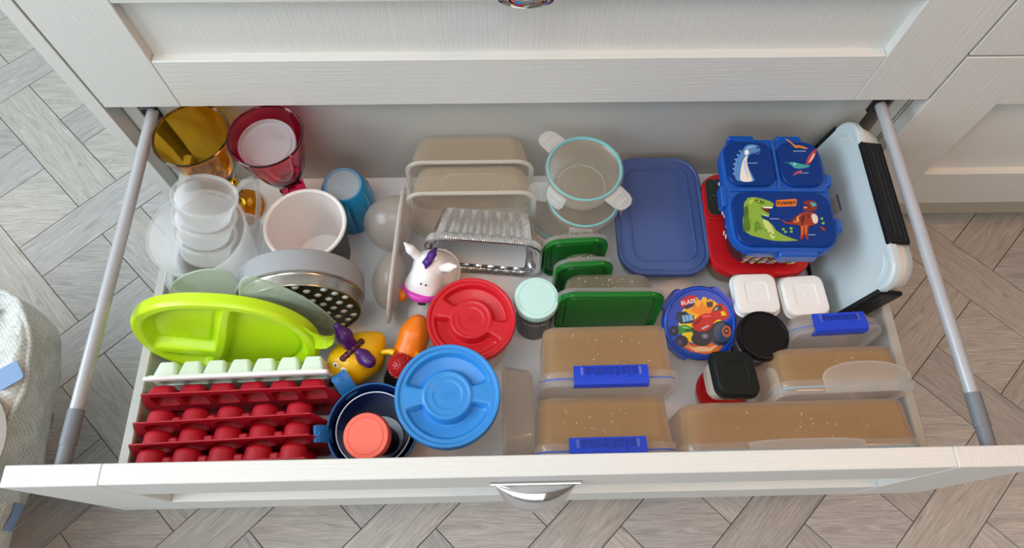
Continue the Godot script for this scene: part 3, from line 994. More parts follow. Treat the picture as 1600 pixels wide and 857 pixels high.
func green_tub(label: String, x: float, z: float, w: float, hh: float, depth: float, ry: float, rx: float) -> void:
	var t := thing("green_lid_tub", label, "tub", at3(x, hh / 2 * sin(deg_to_rad(rx)) + 0.0055, z, ry, rx), "clear tubs with green lids")
	part("body", shell(w - 0.016, hh - 0.014, depth, 0.018, 0.0012, 0.005, 0.0), M.tan_clear, t)
	specks(t, w - 0.04, -(hh - 0.024) / 2, 0.005, depth, int(w * 1000.0), M.rim_cream)
	part("clear_rim", Geo.new().loft([rr(w - 0.016, hh - 0.014, 0.018, depth - 0.006), rr(w, hh, 0.02, depth - 0.005), rr(w + 0.001, hh + 0.001, 0.0205, depth - 0.003), rr(w, hh, 0.02, depth - 0.001), rr(w - 0.016, hh - 0.014, 0.018, depth - 0.001)], false, false), M.clear_lid, t)
	part("lid", Geo.new().loft([rr(w - 0.004, hh - 0.004, 0.019, depth - 0.0008), rr(w - 0.001, hh - 0.001, 0.02, depth + 0.0005), rr(w - 0.001, hh - 0.001, 0.02, depth + 0.004), rr(w - 0.004, hh - 0.004, 0.019, depth + 0.006), rr(w - 0.008, hh - 0.008, 0.017, depth + 0.006), rr(w - 0.012, hh - 0.012, 0.015, depth + 0.002), rr(w - 0.022, hh - 0.022, 0.012, depth + 0.0018), rr(w - 0.025, hh - 0.025, 0.011, depth + 0.0035), rr(w - 0.03, hh - 0.03, 0.009, depth + 0.0035)]), M.green_lid, t)

func green_tubs() -> void:
	green_tub("large clear tub with a green lid, frontmost of the three on edge", 0.104, 0.191, 0.130, 0.098, 0.033, -0.5, 83)
	green_tub("smallest clear tub with a green lid, between two larger ones", 0.0745, 0.158, 0.074, 0.092, 0.019, 3, 86)
	green_tub("clear tub with a green lid at the back of three on edge", 0.0665, 0.126, 0.083, 0.090, 0.018, 3, 86)

func lunch_boxes() -> void:
	var at := [at3(0.3075, 0.0, 0.1035, -1.5), at3(0.3110, 0.072, 0.1035, -1.5)]
	for k in 2:
		var t := thing("lunch_box", ["red snack box with a dark printed band under the dinosaur box", "blue snack box with dinosaurs printed on its three-part lid"][k], "lunch box", at[k])
		var w := [0.131, 0.1285][k] as float
		var l := [0.150, 0.160][k] as float
		var body: Material = [M.amber_clear, M.print][k]
		var g := Geo.new()
		g.tint = true
		g.cur = (hue("d8c088") if k == 0 else hue("1b1d2c")).srgb_to_linear()
		g.add(shell(w - 0.014, l - 0.014, 0.058, 0.024, 0.0016, 0.006, 0.0))
		part("body", g, body, t)
		var lid := Geo.new().loft([rr(w - 0.010, l - 0.010, 0.026, 0.0475), rr(w - 0.002, l - 0.002, 0.029, 0.048), rr(w, l, 0.03, 0.0495), rr(w, l, 0.03, 0.0600), rr(w - 0.003, l - 0.003, 0.029, 0.0625), rr(w - 0.008, l - 0.008, 0.027, 0.063)])
		part("lid", lid, [M.red_box, M.dino_blue][k], t)
		if k == 1:
			part("lid_ridge", span(-w / 2 + 0.004, w / 2 - 0.004, 0.0625, 0.0652, -0.006, -0.0015, 0.0008), M.dino_blue, t)
			part("lid_ridge", span(0.0012, 0.0057, 0.0625, 0.0652, -l / 2 + 0.004, -0.006, 0.0008), M.dino_blue, t)
			part("lid_panel", plate(0.0590, 0.064, 0.016, 0.0046, 0.0012), M.dino_panel, t, mv(-0.0295, 0.0625, -0.0405))
			part("lid_panel", plate(0.0520, 0.064, 0.016, 0.0046, 0.0012), M.dino_panel, t, mv(0.0330, 0.0625, -0.0405))
			part("lid_panel", plate(w - 0.010, 0.073, 0.018, 0.0046, 0.0012), M.dino_panel, t, mv(0, 0.0625, 0.0375))
			for c in [[-0.066, 0.004, 0.008, 0.028], [0.066, -0.020, 0.008, 0.016], [0.066, 0.043, 0.008, 0.018], [0.012, 0.0815, 0.046, 0.008], [-0.034, -0.0810, 0.032, 0.007], [0.026, -0.0810, 0.032, 0.007]]:
				part("clip", boxy(c[2], 0.016, c[3], 0.0015, Vector3(c[0], 0.0555, c[1])), M.dino_blue, t)
			for p in dino_prints():
				part(p[0], shapes(p[1], Vector2(0, -0.010), 0.00004, not p[0] in ["sign_print", "caption_print"]), M.print, t, mv(0, 0.0672, 0), "", 10)
			part("lettering", words("YUMMY!", 0.0046, 0.0002), M.black, t, mv(0.0064, 0.0673, 0.0163, 3))
			var band := Geo.new()
			band.tint = true
			for i in 70:
				var a := i * 2.399
				var q := fmod(i * 0.618, 1.0)
				var side := i % 3
				band.cur = hue(["3b2a6b", "6b8a2e", "b0672a", "dcd9cf", "7a3fa0", "c9b26a"][i % 6]).srgb_to_linear()
				var at2 := Vector3(lerpf(-0.04, 0.04, q), 0.016 + 0.022 * fmod(i * 0.37, 1.0), l / 2 - 0.0078) if side > 0 else Vector3(-w / 2 + 0.0078, 0.016 + 0.022 * fmod(i * 0.37, 1.0), lerpf(-0.045, 0.045, q))
				band.add(ball(Vector3(0.0035, 0.0026, 0.0006) if side > 0 else Vector3(0.0006, 0.0026, 0.0035), Vector3.ZERO, 8), Transform3D(Basis(Vector3.BACK if side > 0 else Vector3.RIGHT, a), at2))
			part("body_print", band, M.print, t)
		else:
			part("lid_ridge", span(-w / 2 + 0.004, w / 2 - 0.004, 0.0625, 0.0652, -0.006, -0.0035, 0.0008), M.red_box, t)
			part("lid_ridge", span(-w / 2 + 0.004, w / 2 - 0.004, 0.0625, 0.0652, 0.0005, 0.003, 0.0008), M.red_box, t)
			part("lid_panel", plate(0.05, 0.055, 0.008, 0.0008, 0.0002), M.speckle, t, mv(-0.0345, 0.063, -0.037))
			part("clip", boxy(0.03, 0.016, 0.008, 0.0015, Vector3(0.0, 0.0555, 0.0765)), M.red_box, t)

func dino_prints() -> Array:
	return [
		["sauropod_print", [["4f86c4", [-35, -51.4, -30.9, -57.2, -23.1, -58.4, -15.7, -56.9, -13.8, -51.7, -15, -45.2, -18.9, -42.6, -25.2, -43.8, -29.3, -42.4, -32.2, -37.2, -32.9, -29.6, -31.8, -20.7, -28.9, -10.7, -26.4, -3.2, -49.2, -3, -51.4, -10.4, -50.9, -20.5, -48.3, -30.6, -44.4, -38.4, -39.2, -44.9]], ["e9e0d2", [-33.1, -40.6, -29.9, -41.6, -32.8, -36.5, -33.8, -29.5, -32.9, -20.2, -30.9, -10.2, -29.8, -3.2, -46, -3, -43.9, -15.5, -40.4, -28.2, -36.4, -37.2]], ["1d3f7d", [-27.9, -46.3, -22.5, -44.6, -17.2, -47, -14.2, -49.6, -16.5, -44.4, -22.8, -42.5]], ["f2efe6", [-34.3, -48.8, -30.3, -51, -28.1, -46.3, -30.9, -42.4, -34.7, -41.6]], ["6fa0d8", [-38.4, -49.3, -41.6, -48.2, -38.5, -45.1]], ["6fa0d8", [-42.2, -43.5, -45.4, -42.5, -42.3, -39.4]], ["6fa0d8", [-45.7, -36.8, -48.9, -35.7, -45.8, -32.7]], ["6fa0d8", [-48.1, -30.1, -51.3, -29.1, -48.2, -26.1]], ["6fa0d8", [-49.7, -23, -52.9, -21.9, -49.8, -19]], ["6fa0d8", [-50.7, -15.9, -53.8, -14.9, -50.8, -11.9]], ["8fb4e0", [-32.7, -52.7, -25.6, -56.2, -18.1, -55.3, -23.8, -53.6, -30.3, -51]], ["b9cfe6", [-37.5, -33.3, -35.5, -35.9, -36, -25.7, -34.3, -10.6, -36.4, -8.1, -38.5, -23.1]], ["22304d", [-18.1, -54.2, -15.4, -54.3, -15.8, -51.7, -18.4, -51.6]]]],
		["pterosaur_print", [["a85a18", [31.3, -57, 35.9, -58.1, 34.5, -54.9, 31.7, -53.8]], ["d9862a", [18.3, -67.9, 24.1, -65.8, 28.6, -60.1, 31.3, -57, 35.9, -58.1, 42, -55.5, 47.6, -52.5, 40.4, -52.4, 35.3, -54.4, 31.7, -52.8, 28.9, -55.4, 25.5, -61.4]]]],
		["pterosaur_print", [["b5384a", [56.5, -53.1, 56.3, -47.4, 50.9, -38.3, 45.2, -30.5, 39.3, -27.9, 40.9, -34.3, 45.1, -42.1, 50.6, -48.6]], ["3d9a9a", [17.3, -32, 25.1, -32.8, 31.1, -30.4, 39.5, -28.7, 45.7, -27.2, 38.6, -24.1, 29.8, -22.7, 23.5, -23.9, 21.6, -27.7]], ["c2455a", [31.6, -21, 24.6, -17.6, 19.9, -12.5, 22.9, -13.8, 29.9, -16.9, 33.5, -19.5]], ["2a6a6e", [17.3, -32, 12, -32.4, 20.1, -29]], ["7fd0cc", [24.8, -31.6, 28.1, -30.6, 26.3, -27.5, 23.4, -28.5]], ["8c2434", [54.1, -50, 54.9, -46.9, 49.8, -38, 50.1, -42.1]], ["e6c9b0", [52.8, -47.4, 53.4, -43.5, 47, -34.4, 42.4, -30.8, 46.1, -36.9]]]],
		["tyrannosaur_print", [["86a838", [-44.8, 26.3, -39.6, 19.5, -32.1, 18.2, -23.9, 20, -13.9, 23.5, -9.3, 27.1, -10.5, 31.2, -16.3, 32, -21.4, 31.3, -24.9, 33.3, -21.4, 38, -16.3, 41.5, -18.4, 45.8, -24.4, 43.9, -27.3, 42.8, -26, 47.5, -19.2, 51, -15, 56.8, -11.9, 63.7, -4.6, 69.4, 4.9, 73.9, 12.5, 76.8, -1.9, 77.8, -16.2, 77.5, -28, 74.9, -41.8, 70.9, -48.3, 66.4, -50.4, 59.5, -50, 50.1, -46.8, 40.6, -46.2, 33.5]], ["4f7420", [-46.1, 37.1, -40.1, 33.4, -42.7, 45.3, -41, 58.2, -44.9, 66.8, -48.6, 64.1, -49.8, 54.8, -48.5, 45.4]], ["4f7420", [-32.1, 21.3, -24.3, 22.4, -18.5, 26, -23.1, 28.4, -30.1, 26.1]], ["5f8527", [-34.6, 49.9, -29.1, 54.6, -29.5, 63.9, -33.2, 61.6, -37.8, 68.6, -37.6, 59.3]], ["c2d27c", [-26, 47.5, -19.3, 51.7, -15.3, 61.4, -13.8, 72.9, -19, 75.7, -21.6, 66.6, -25.7, 56.9]], ["5c1f1c", [-26.2, 32.3, -17.4, 32.5, -15.5, 36, -16.8, 40.3, -21.4, 38, -24.8, 34.2]], ["f3efe2", [-23.6, 31.8, -11.4, 31.7, -12.4, 33.8, -23.4, 33.5]], ["6d9a2c", [-42.9, 50, -38.6, 49.1, -40, 52.8]], ["6d9a2c", [-39.2, 55.6, -34.5, 52.3, -35.9, 56.1]], ["6d9a2c", [-34.7, 56.5, -30.5, 55.5, -31.9, 59.3]], ["6d9a2c", [-31, 62, -26.4, 58.7, -27.8, 62.5]], ["6d9a2c", [-26.6, 62.9, -22.4, 62, -23.8, 65.7]], ["6d9a2c", [-23, 68.4, -18.3, 65.2, -19.7, 68.9]], ["6d9a2c", [-18.6, 69.3, -14.3, 68.3, -15.7, 72]], ["a9c45a", [-39.2, 23.8, -32, 20.8, -34.3, 26.2, -38.8, 29.8]], ["3f5f18", [-46, 33.5, -40.9, 29.8, -42.6, 35.8, -46.4, 45.4]], ["4f7420", [-50.9, 57.1, -48.5, 54.8, -48.1, 63.2, -51.2, 65]], ["d9dfc0", [-25.9, 41.8, -22.2, 43.2, -18.3, 45.1, -23.7, 43.5]], ["e8c43a", [-28, 23.7, -26.1, 23.7, -26.4, 25.6, -28.3, 25.6]]]],
		["raptor_print", [["96301f", [-3.1, 47.2, 0.4, 51.4, 6.3, 53, 13.9, 44.7, 21, 39.9, 27.7, 37.4, 33.8, 38.5, 39.8, 39.7, 41, 46.8, 39.3, 53.8, 32.6, 56.2, 27.2, 57.5, 24.8, 67.9, 23.9, 76, 21.1, 74.9, 20.6, 65.7, 18.2, 73.7, 13.7, 76.1, 16.5, 65.7, 17.7, 56.4, 10.1, 55.3, 1.9, 54.7, -2.8, 51.5]], ["7a2a1c", [25.8, 24.3, 34.7, 21.7, 40.8, 22.9, 43.1, 27.7, 40.9, 36.1, 35, 37.3, 27.8, 36.7, 23.9, 35.1, 31.7, 32.6, 33.2, 30.2, 26.3, 27.4]], ["4aa6b0", [34.6, 24.9, 40.8, 25.3, 42.2, 28.9, 36.8, 31.1]], ["d8cfc0", [33.3, 40.9, 39.2, 40.9, 41, 46.8, 38.2, 53.8, 34.1, 53.9, 33.1, 48]], ["d98a4a", [13.5, 47.1, 20.7, 41.8, 16.9, 51.7, 10.4, 53.2]], ["5a1812", [6.6, 51.4, 9, 46.6, 8.8, 53.2]], ["5a1812", [11.9, 49.4, 14.3, 44.9, 14, 51.8]], ["5a1812", [17.2, 47.5, 19.6, 43.2, 19.2, 50.3]], ["5a1812", [22.5, 45.5, 24.9, 41.5, 24.4, 48.8]], ["5a1812", [27.9, 43.6, 30.2, 39.8, 29.7, 47.3]], ["c9622e", [22.7, 56.3, 25.8, 55.4, 23.9, 66.1, 21.1, 70.3]], ["c9622e", [18.3, 57.8, 21.4, 56.8, 19, 68, 16.1, 72.6]], ["5a1812", [21.2, 44.6, 24.3, 42.7, 21.7, 54, 19.4, 55.2]], ["96301f", [40.7, 57.3, 45.4, 59.6, 46, 64.2, 42.7, 63.1]], ["d98a4a", [26.4, 30.8, 31.2, 31.7, 28.4, 33.6, 25, 33.6]]]],
		["sign_print", [["e2761f", [-6, 23.4, -4.3, 22.2, 18.1, 20.2, 19.9, 21.9, 18.4, 28.4, 16.4, 30.4, -5.5, 31.4, -7, 30.2]]]],
		["footprint_print", [["7ab52a", [-4.4, 60.1, -1.2, 60.8, -2.5, 64.1, -5.3, 63.2]]]],
		["footprint_print", [["7ab52a", [-2.1, 63.6, 0.7, 64.5, -0.6, 67.3, -3.3, 66.4]]]],
		["footprint_print", [["7ab52a", [4.9, 58.9, 8.1, 59.3, 7.2, 62.6, 4, 61.7]]]],
		["footprint_print", [["7ab52a", [4.5, 63.5, 7.8, 63.9, 6.9, 66.7, 3.7, 66.1]]]],
		["footprint_print", [["7ab52a", [44.2, 45.3, 47, 45.7, 46, 49.1, 43.2, 48.1]]]],
		["footprint_print", [["7ab52a", [44.7, 51.4, 47.5, 51.9, 46.5, 55.1, 43.8, 54.2]]]],
		["caption_print", [["8fa3c4", [-33.1, -30.8, -20.2, -31, -20.3, -30, -33.3, -29.8]]]],
		["caption_print", [["8fa3c4", [27.2, -49.4, 43.2, -49.6, 42.9, -48.3, 27, -48.1]]]],
		["caption_print", [["8fa3c4", [29.9, -17.2, 40.7, -17.3, 40.5, -16.3, 29.7, -16.2]]]],
		["caption_print", [["8fa3c4", [-17.3, 47.6, -5.6, 47.5, -5.8, 48.5, -17.4, 48.6]]]],
		["caption_print", [["8fa3c4", [24.3, 68.4, 33.5, 68.3, 33.3, 69.4, 24.1, 69.5]]]],
	]

func white_case() -> void:
	# clip-lid case on its long edge, leaning on the drawer's side, lid to the left
	var up := Vector3(-0.985, 0.174, 0).normalized()
	var xa := Vector3(0, 0, 1)
	var t := thing("clip_case", "big pale case with black clips leaning on the drawer side under the rail", "storage box", Transform3D(Basis(xa, up, xa.cross(up)), Vector3(0.4410, YB + 0.0755, 0.113)))
	var w := 0.232
	var l := 0.146
	part("body", shell(w - 0.006, l - 0.006, 0.026, 0.028, 0.002, 0.004, 0.0), M.cream_box, t)
	part("lid", Geo.new().loft([rr(w - 0.004, l - 0.004, 0.029, 0.0262), rr(w, l, 0.03, 0.0268), rr(w, l, 0.03, 0.0335), rr(w - 0.004, l - 0.004, 0.0285, 0.0362), rr(w - 0.010, l - 0.010, 0.026, 0.0367), rr(w - 0.013, l - 0.013, 0.024, 0.0361), rr(w - 0.02, l - 0.02, 0.022, 0.0360)]), M.grey_blue_lid, t)
	# long clips over both long edges, short ones over the ends
	for s in [-1, 1]:
		part("clip", span(-0.070, 0.070, 0.008, 0.0345, s * l / 2 - 0.003, s * l / 2 + 0.003, 0.002), M.rib_black, t)
		var lip := part("clip_lip", span(-0.070, 0.070, 0.0345, 0.0373, s * (l / 2 - 0.0005) - 0.004, s * (l / 2 - 0.0005) + 0.004, 0.0012), M.rib_black, t)
		for i in 3:
			part("rib", span(-0.066 + i * 0.003, 0.066 - i * 0.004, 0.013 + i * 0.006, 0.015 + i * 0.006, s * (l / 2 + 0.003) - 0.0006, s * (l / 2 + 0.003) + 0.0006, 0.0004), M.black, lip)
		part("clip", span(s * w / 2 - 0.003, s * w / 2 + 0.003, 0.004, 0.0345, -0.040, 0.040, 0.002), M.rib_black, t)
		part("clip_lip", span(s * (w / 2 - 0.0005) - 0.0035, s * (w / 2 - 0.0005) + 0.0035, 0.0345, 0.0373, -0.040, 0.040, 0.0012), M.rib_black, t)
	# corner ribs of the lid
	for sx in [-1, 1]:
		for sz in [-1, 1]:
			var path := []
			for i in 9:
				var a := PI / 2 * i / 8.0
				path.append(Vector3(sx * (w / 2 - 0.036 + 0.022 * cos(a)), 0.0361, sz * (l / 2 - 0.036 + 0.022 * sin(a))))
			part("corner_rib", tube(path, 0.0016, 6), M.grey_blue_lid, t)
	var mk := part("moulded_mark", span(-0.012, 0.012, 0.0359, 0.0362, -0.002, 0.002, 0.0001), M.rod_sleeve, t, mv(-0.02, 0, -0.012))
	part("moulded_mark", span(-0.012, 0.012, 0.0359, 0.0362, -0.005, 0.005, 0.0001), M.steel_grey, mk, mv(0, 0, 0.009))

func square_pot(called: String, label: String, at: Transform3D, w: float, h: float, lid: Material, body: Material, group := "") -> Node3D:
	var t := thing(called, label, "pot", at, group)
	part("body", shell(w - 0.006, w - 0.006, h - 0.006, 0.012, 0.0012, 0.004, 0.0), body, t)
	part("lid", Geo.new().loft([rr(w - 0.003, w - 0.003, 0.012, h - 0.011), rr(w, w, 0.013, h - 0.0105), rr(w, w, 0.013, h - 0.0085), rr(w - 0.003, w - 0.003, 0.0118, h - 0.008), rr(w - 0.0035, w - 0.0035, 0.0115, h - 0.003), rr(w - 0.007, w - 0.007, 0.010, h - 0.0005), rr(w - 0.012, w - 0.012, 0.008, h), rr(0.0285, 0.0285, 0.0035, h), rr(0.0275, 0.0275, 0.003, h - 0.0008), rr(0.0035, 0.0035, 0.0015, h - 0.0008), rr(0.0025, 0.0025, 0.001, h - 0.0001)]), lid, t)
	return t

func small_pots() -> void:
	square_pot("square_pot", "white-lidded square pot with a slightly pink top beside the truck pot", at3(0.2915, 0.0, 0.2060, 0.5), 0.0582, 0.066, M.white, M.clear, "white-lidded square pots")
	square_pot("square_pot", "white-lidded square pot standing next to the big pale case", at3(0.3525, 0.0, 0.2095, 3.0), 0.0578, 0.066, M.white, M.clear, "white-lidded square pots")
	# red pot with the charcoal one resting on it
	var r := thing("red_pot", "round red-lidded clear pot half hidden under the charcoal square pot", "pot", at3(0.2415, 0.0, 0.320))
	part("body", lathe([[0.024, 0], [0.026, 0.001], [0.0285, 0.022], [0.0275, 0.022], [0.025, 0.002], [0, 0.002]], 40), M.clear, r)
	part("lid", lathe([[0.0275, 0.0215], [0.0305, 0.022], [0.031, 0.0235], [0.031, 0.028], [0.0295, 0.030], [0.0265, 0.030], [0.0255, 0.0285], [0, 0.0285]], 44), M.red_box, r)
	square_pot("charcoal_pot", "charcoal-lidded square pot tilted on top of the red pot", at3(0.2345, 0.0420, 0.3150, 3, -3, -13), 0.0575, 0.043, M.charcoal_lid, M.beige_tub)
	var k := thing("black_lid_pot", "round clear pot with a plain black lid next to the truck pot", "pot", at3(0.2850, 0.0012, 0.2655))
	part("body", lathe([[0.022, 0], [0.024, 0.001], [0.0265, 0.066], [0.0255, 0.066], [0.023, 0.002], [0, 0.002]], 44), M.clear, k)
	part("contents_label", lathe([[0.0255, 0.03], [0.0266, 0.052], [0.0267, 0.053]], 40, false, false), M.speckle, k)
	part("lid", lathe([[0.0265, 0.066], [0.030, 0.0665], [0.0308, 0.068], [0.0308, 0.076], [0.0298, 0.0785], [0.0275, 0.079], [0.0262, 0.0772], [0, 0.0772]], 52), M.black_lid, k)
	# round snack pot with the truck picture, tilted towards the front
	var t := thing("truck_pot", "round blue snack pot with a truck picture on its tilted yellow lid", "pot", at3(0.2190, 0.0225, 0.2290, 0, 20))
	part("body", lathe([[0.034, 0], [0.037, 0.001], [0.0415, 0.024], [0.0405, 0.024], [0.036, 0.002], [0, 0.002]], 52), M.yellow, t)
	part("lid", lathe([[0.041, 0.0225], [0.0455, 0.023], [0.0465, 0.0245], [0.0465, 0.031], [0.0450, 0.0335], [0.0425, 0.034], [0.0412, 0.0325], [0, 0.0323]], 64), M.pot_blue, t)
	for a in [48, 138, 228, 318]:
		var p := PackedVector2Array([Vector2(0.040, -0.016), Vector2(0.0475, -0.0155), Vector2(0.0485, -0.012), Vector2(0.0485, 0.012), Vector2(0.0475, 0.0155), Vector2(0.040, 0.016)])
		part("clip", prism(p, 0.012, 0.0325), M.pot_blue, t, mv(0, 0, 0, a))
	part("picture", shapes(truck_print(), Vector2.ZERO, 0.00003, false), M.print, t, mv(0, 0.0324, 0), "yellow picture of a red truck", 10)
	part("lettering", words("BLAZE", 0.0048, 0.0002), M.white, t, mv(-0.0142, 0.0340, -0.0265, 10))

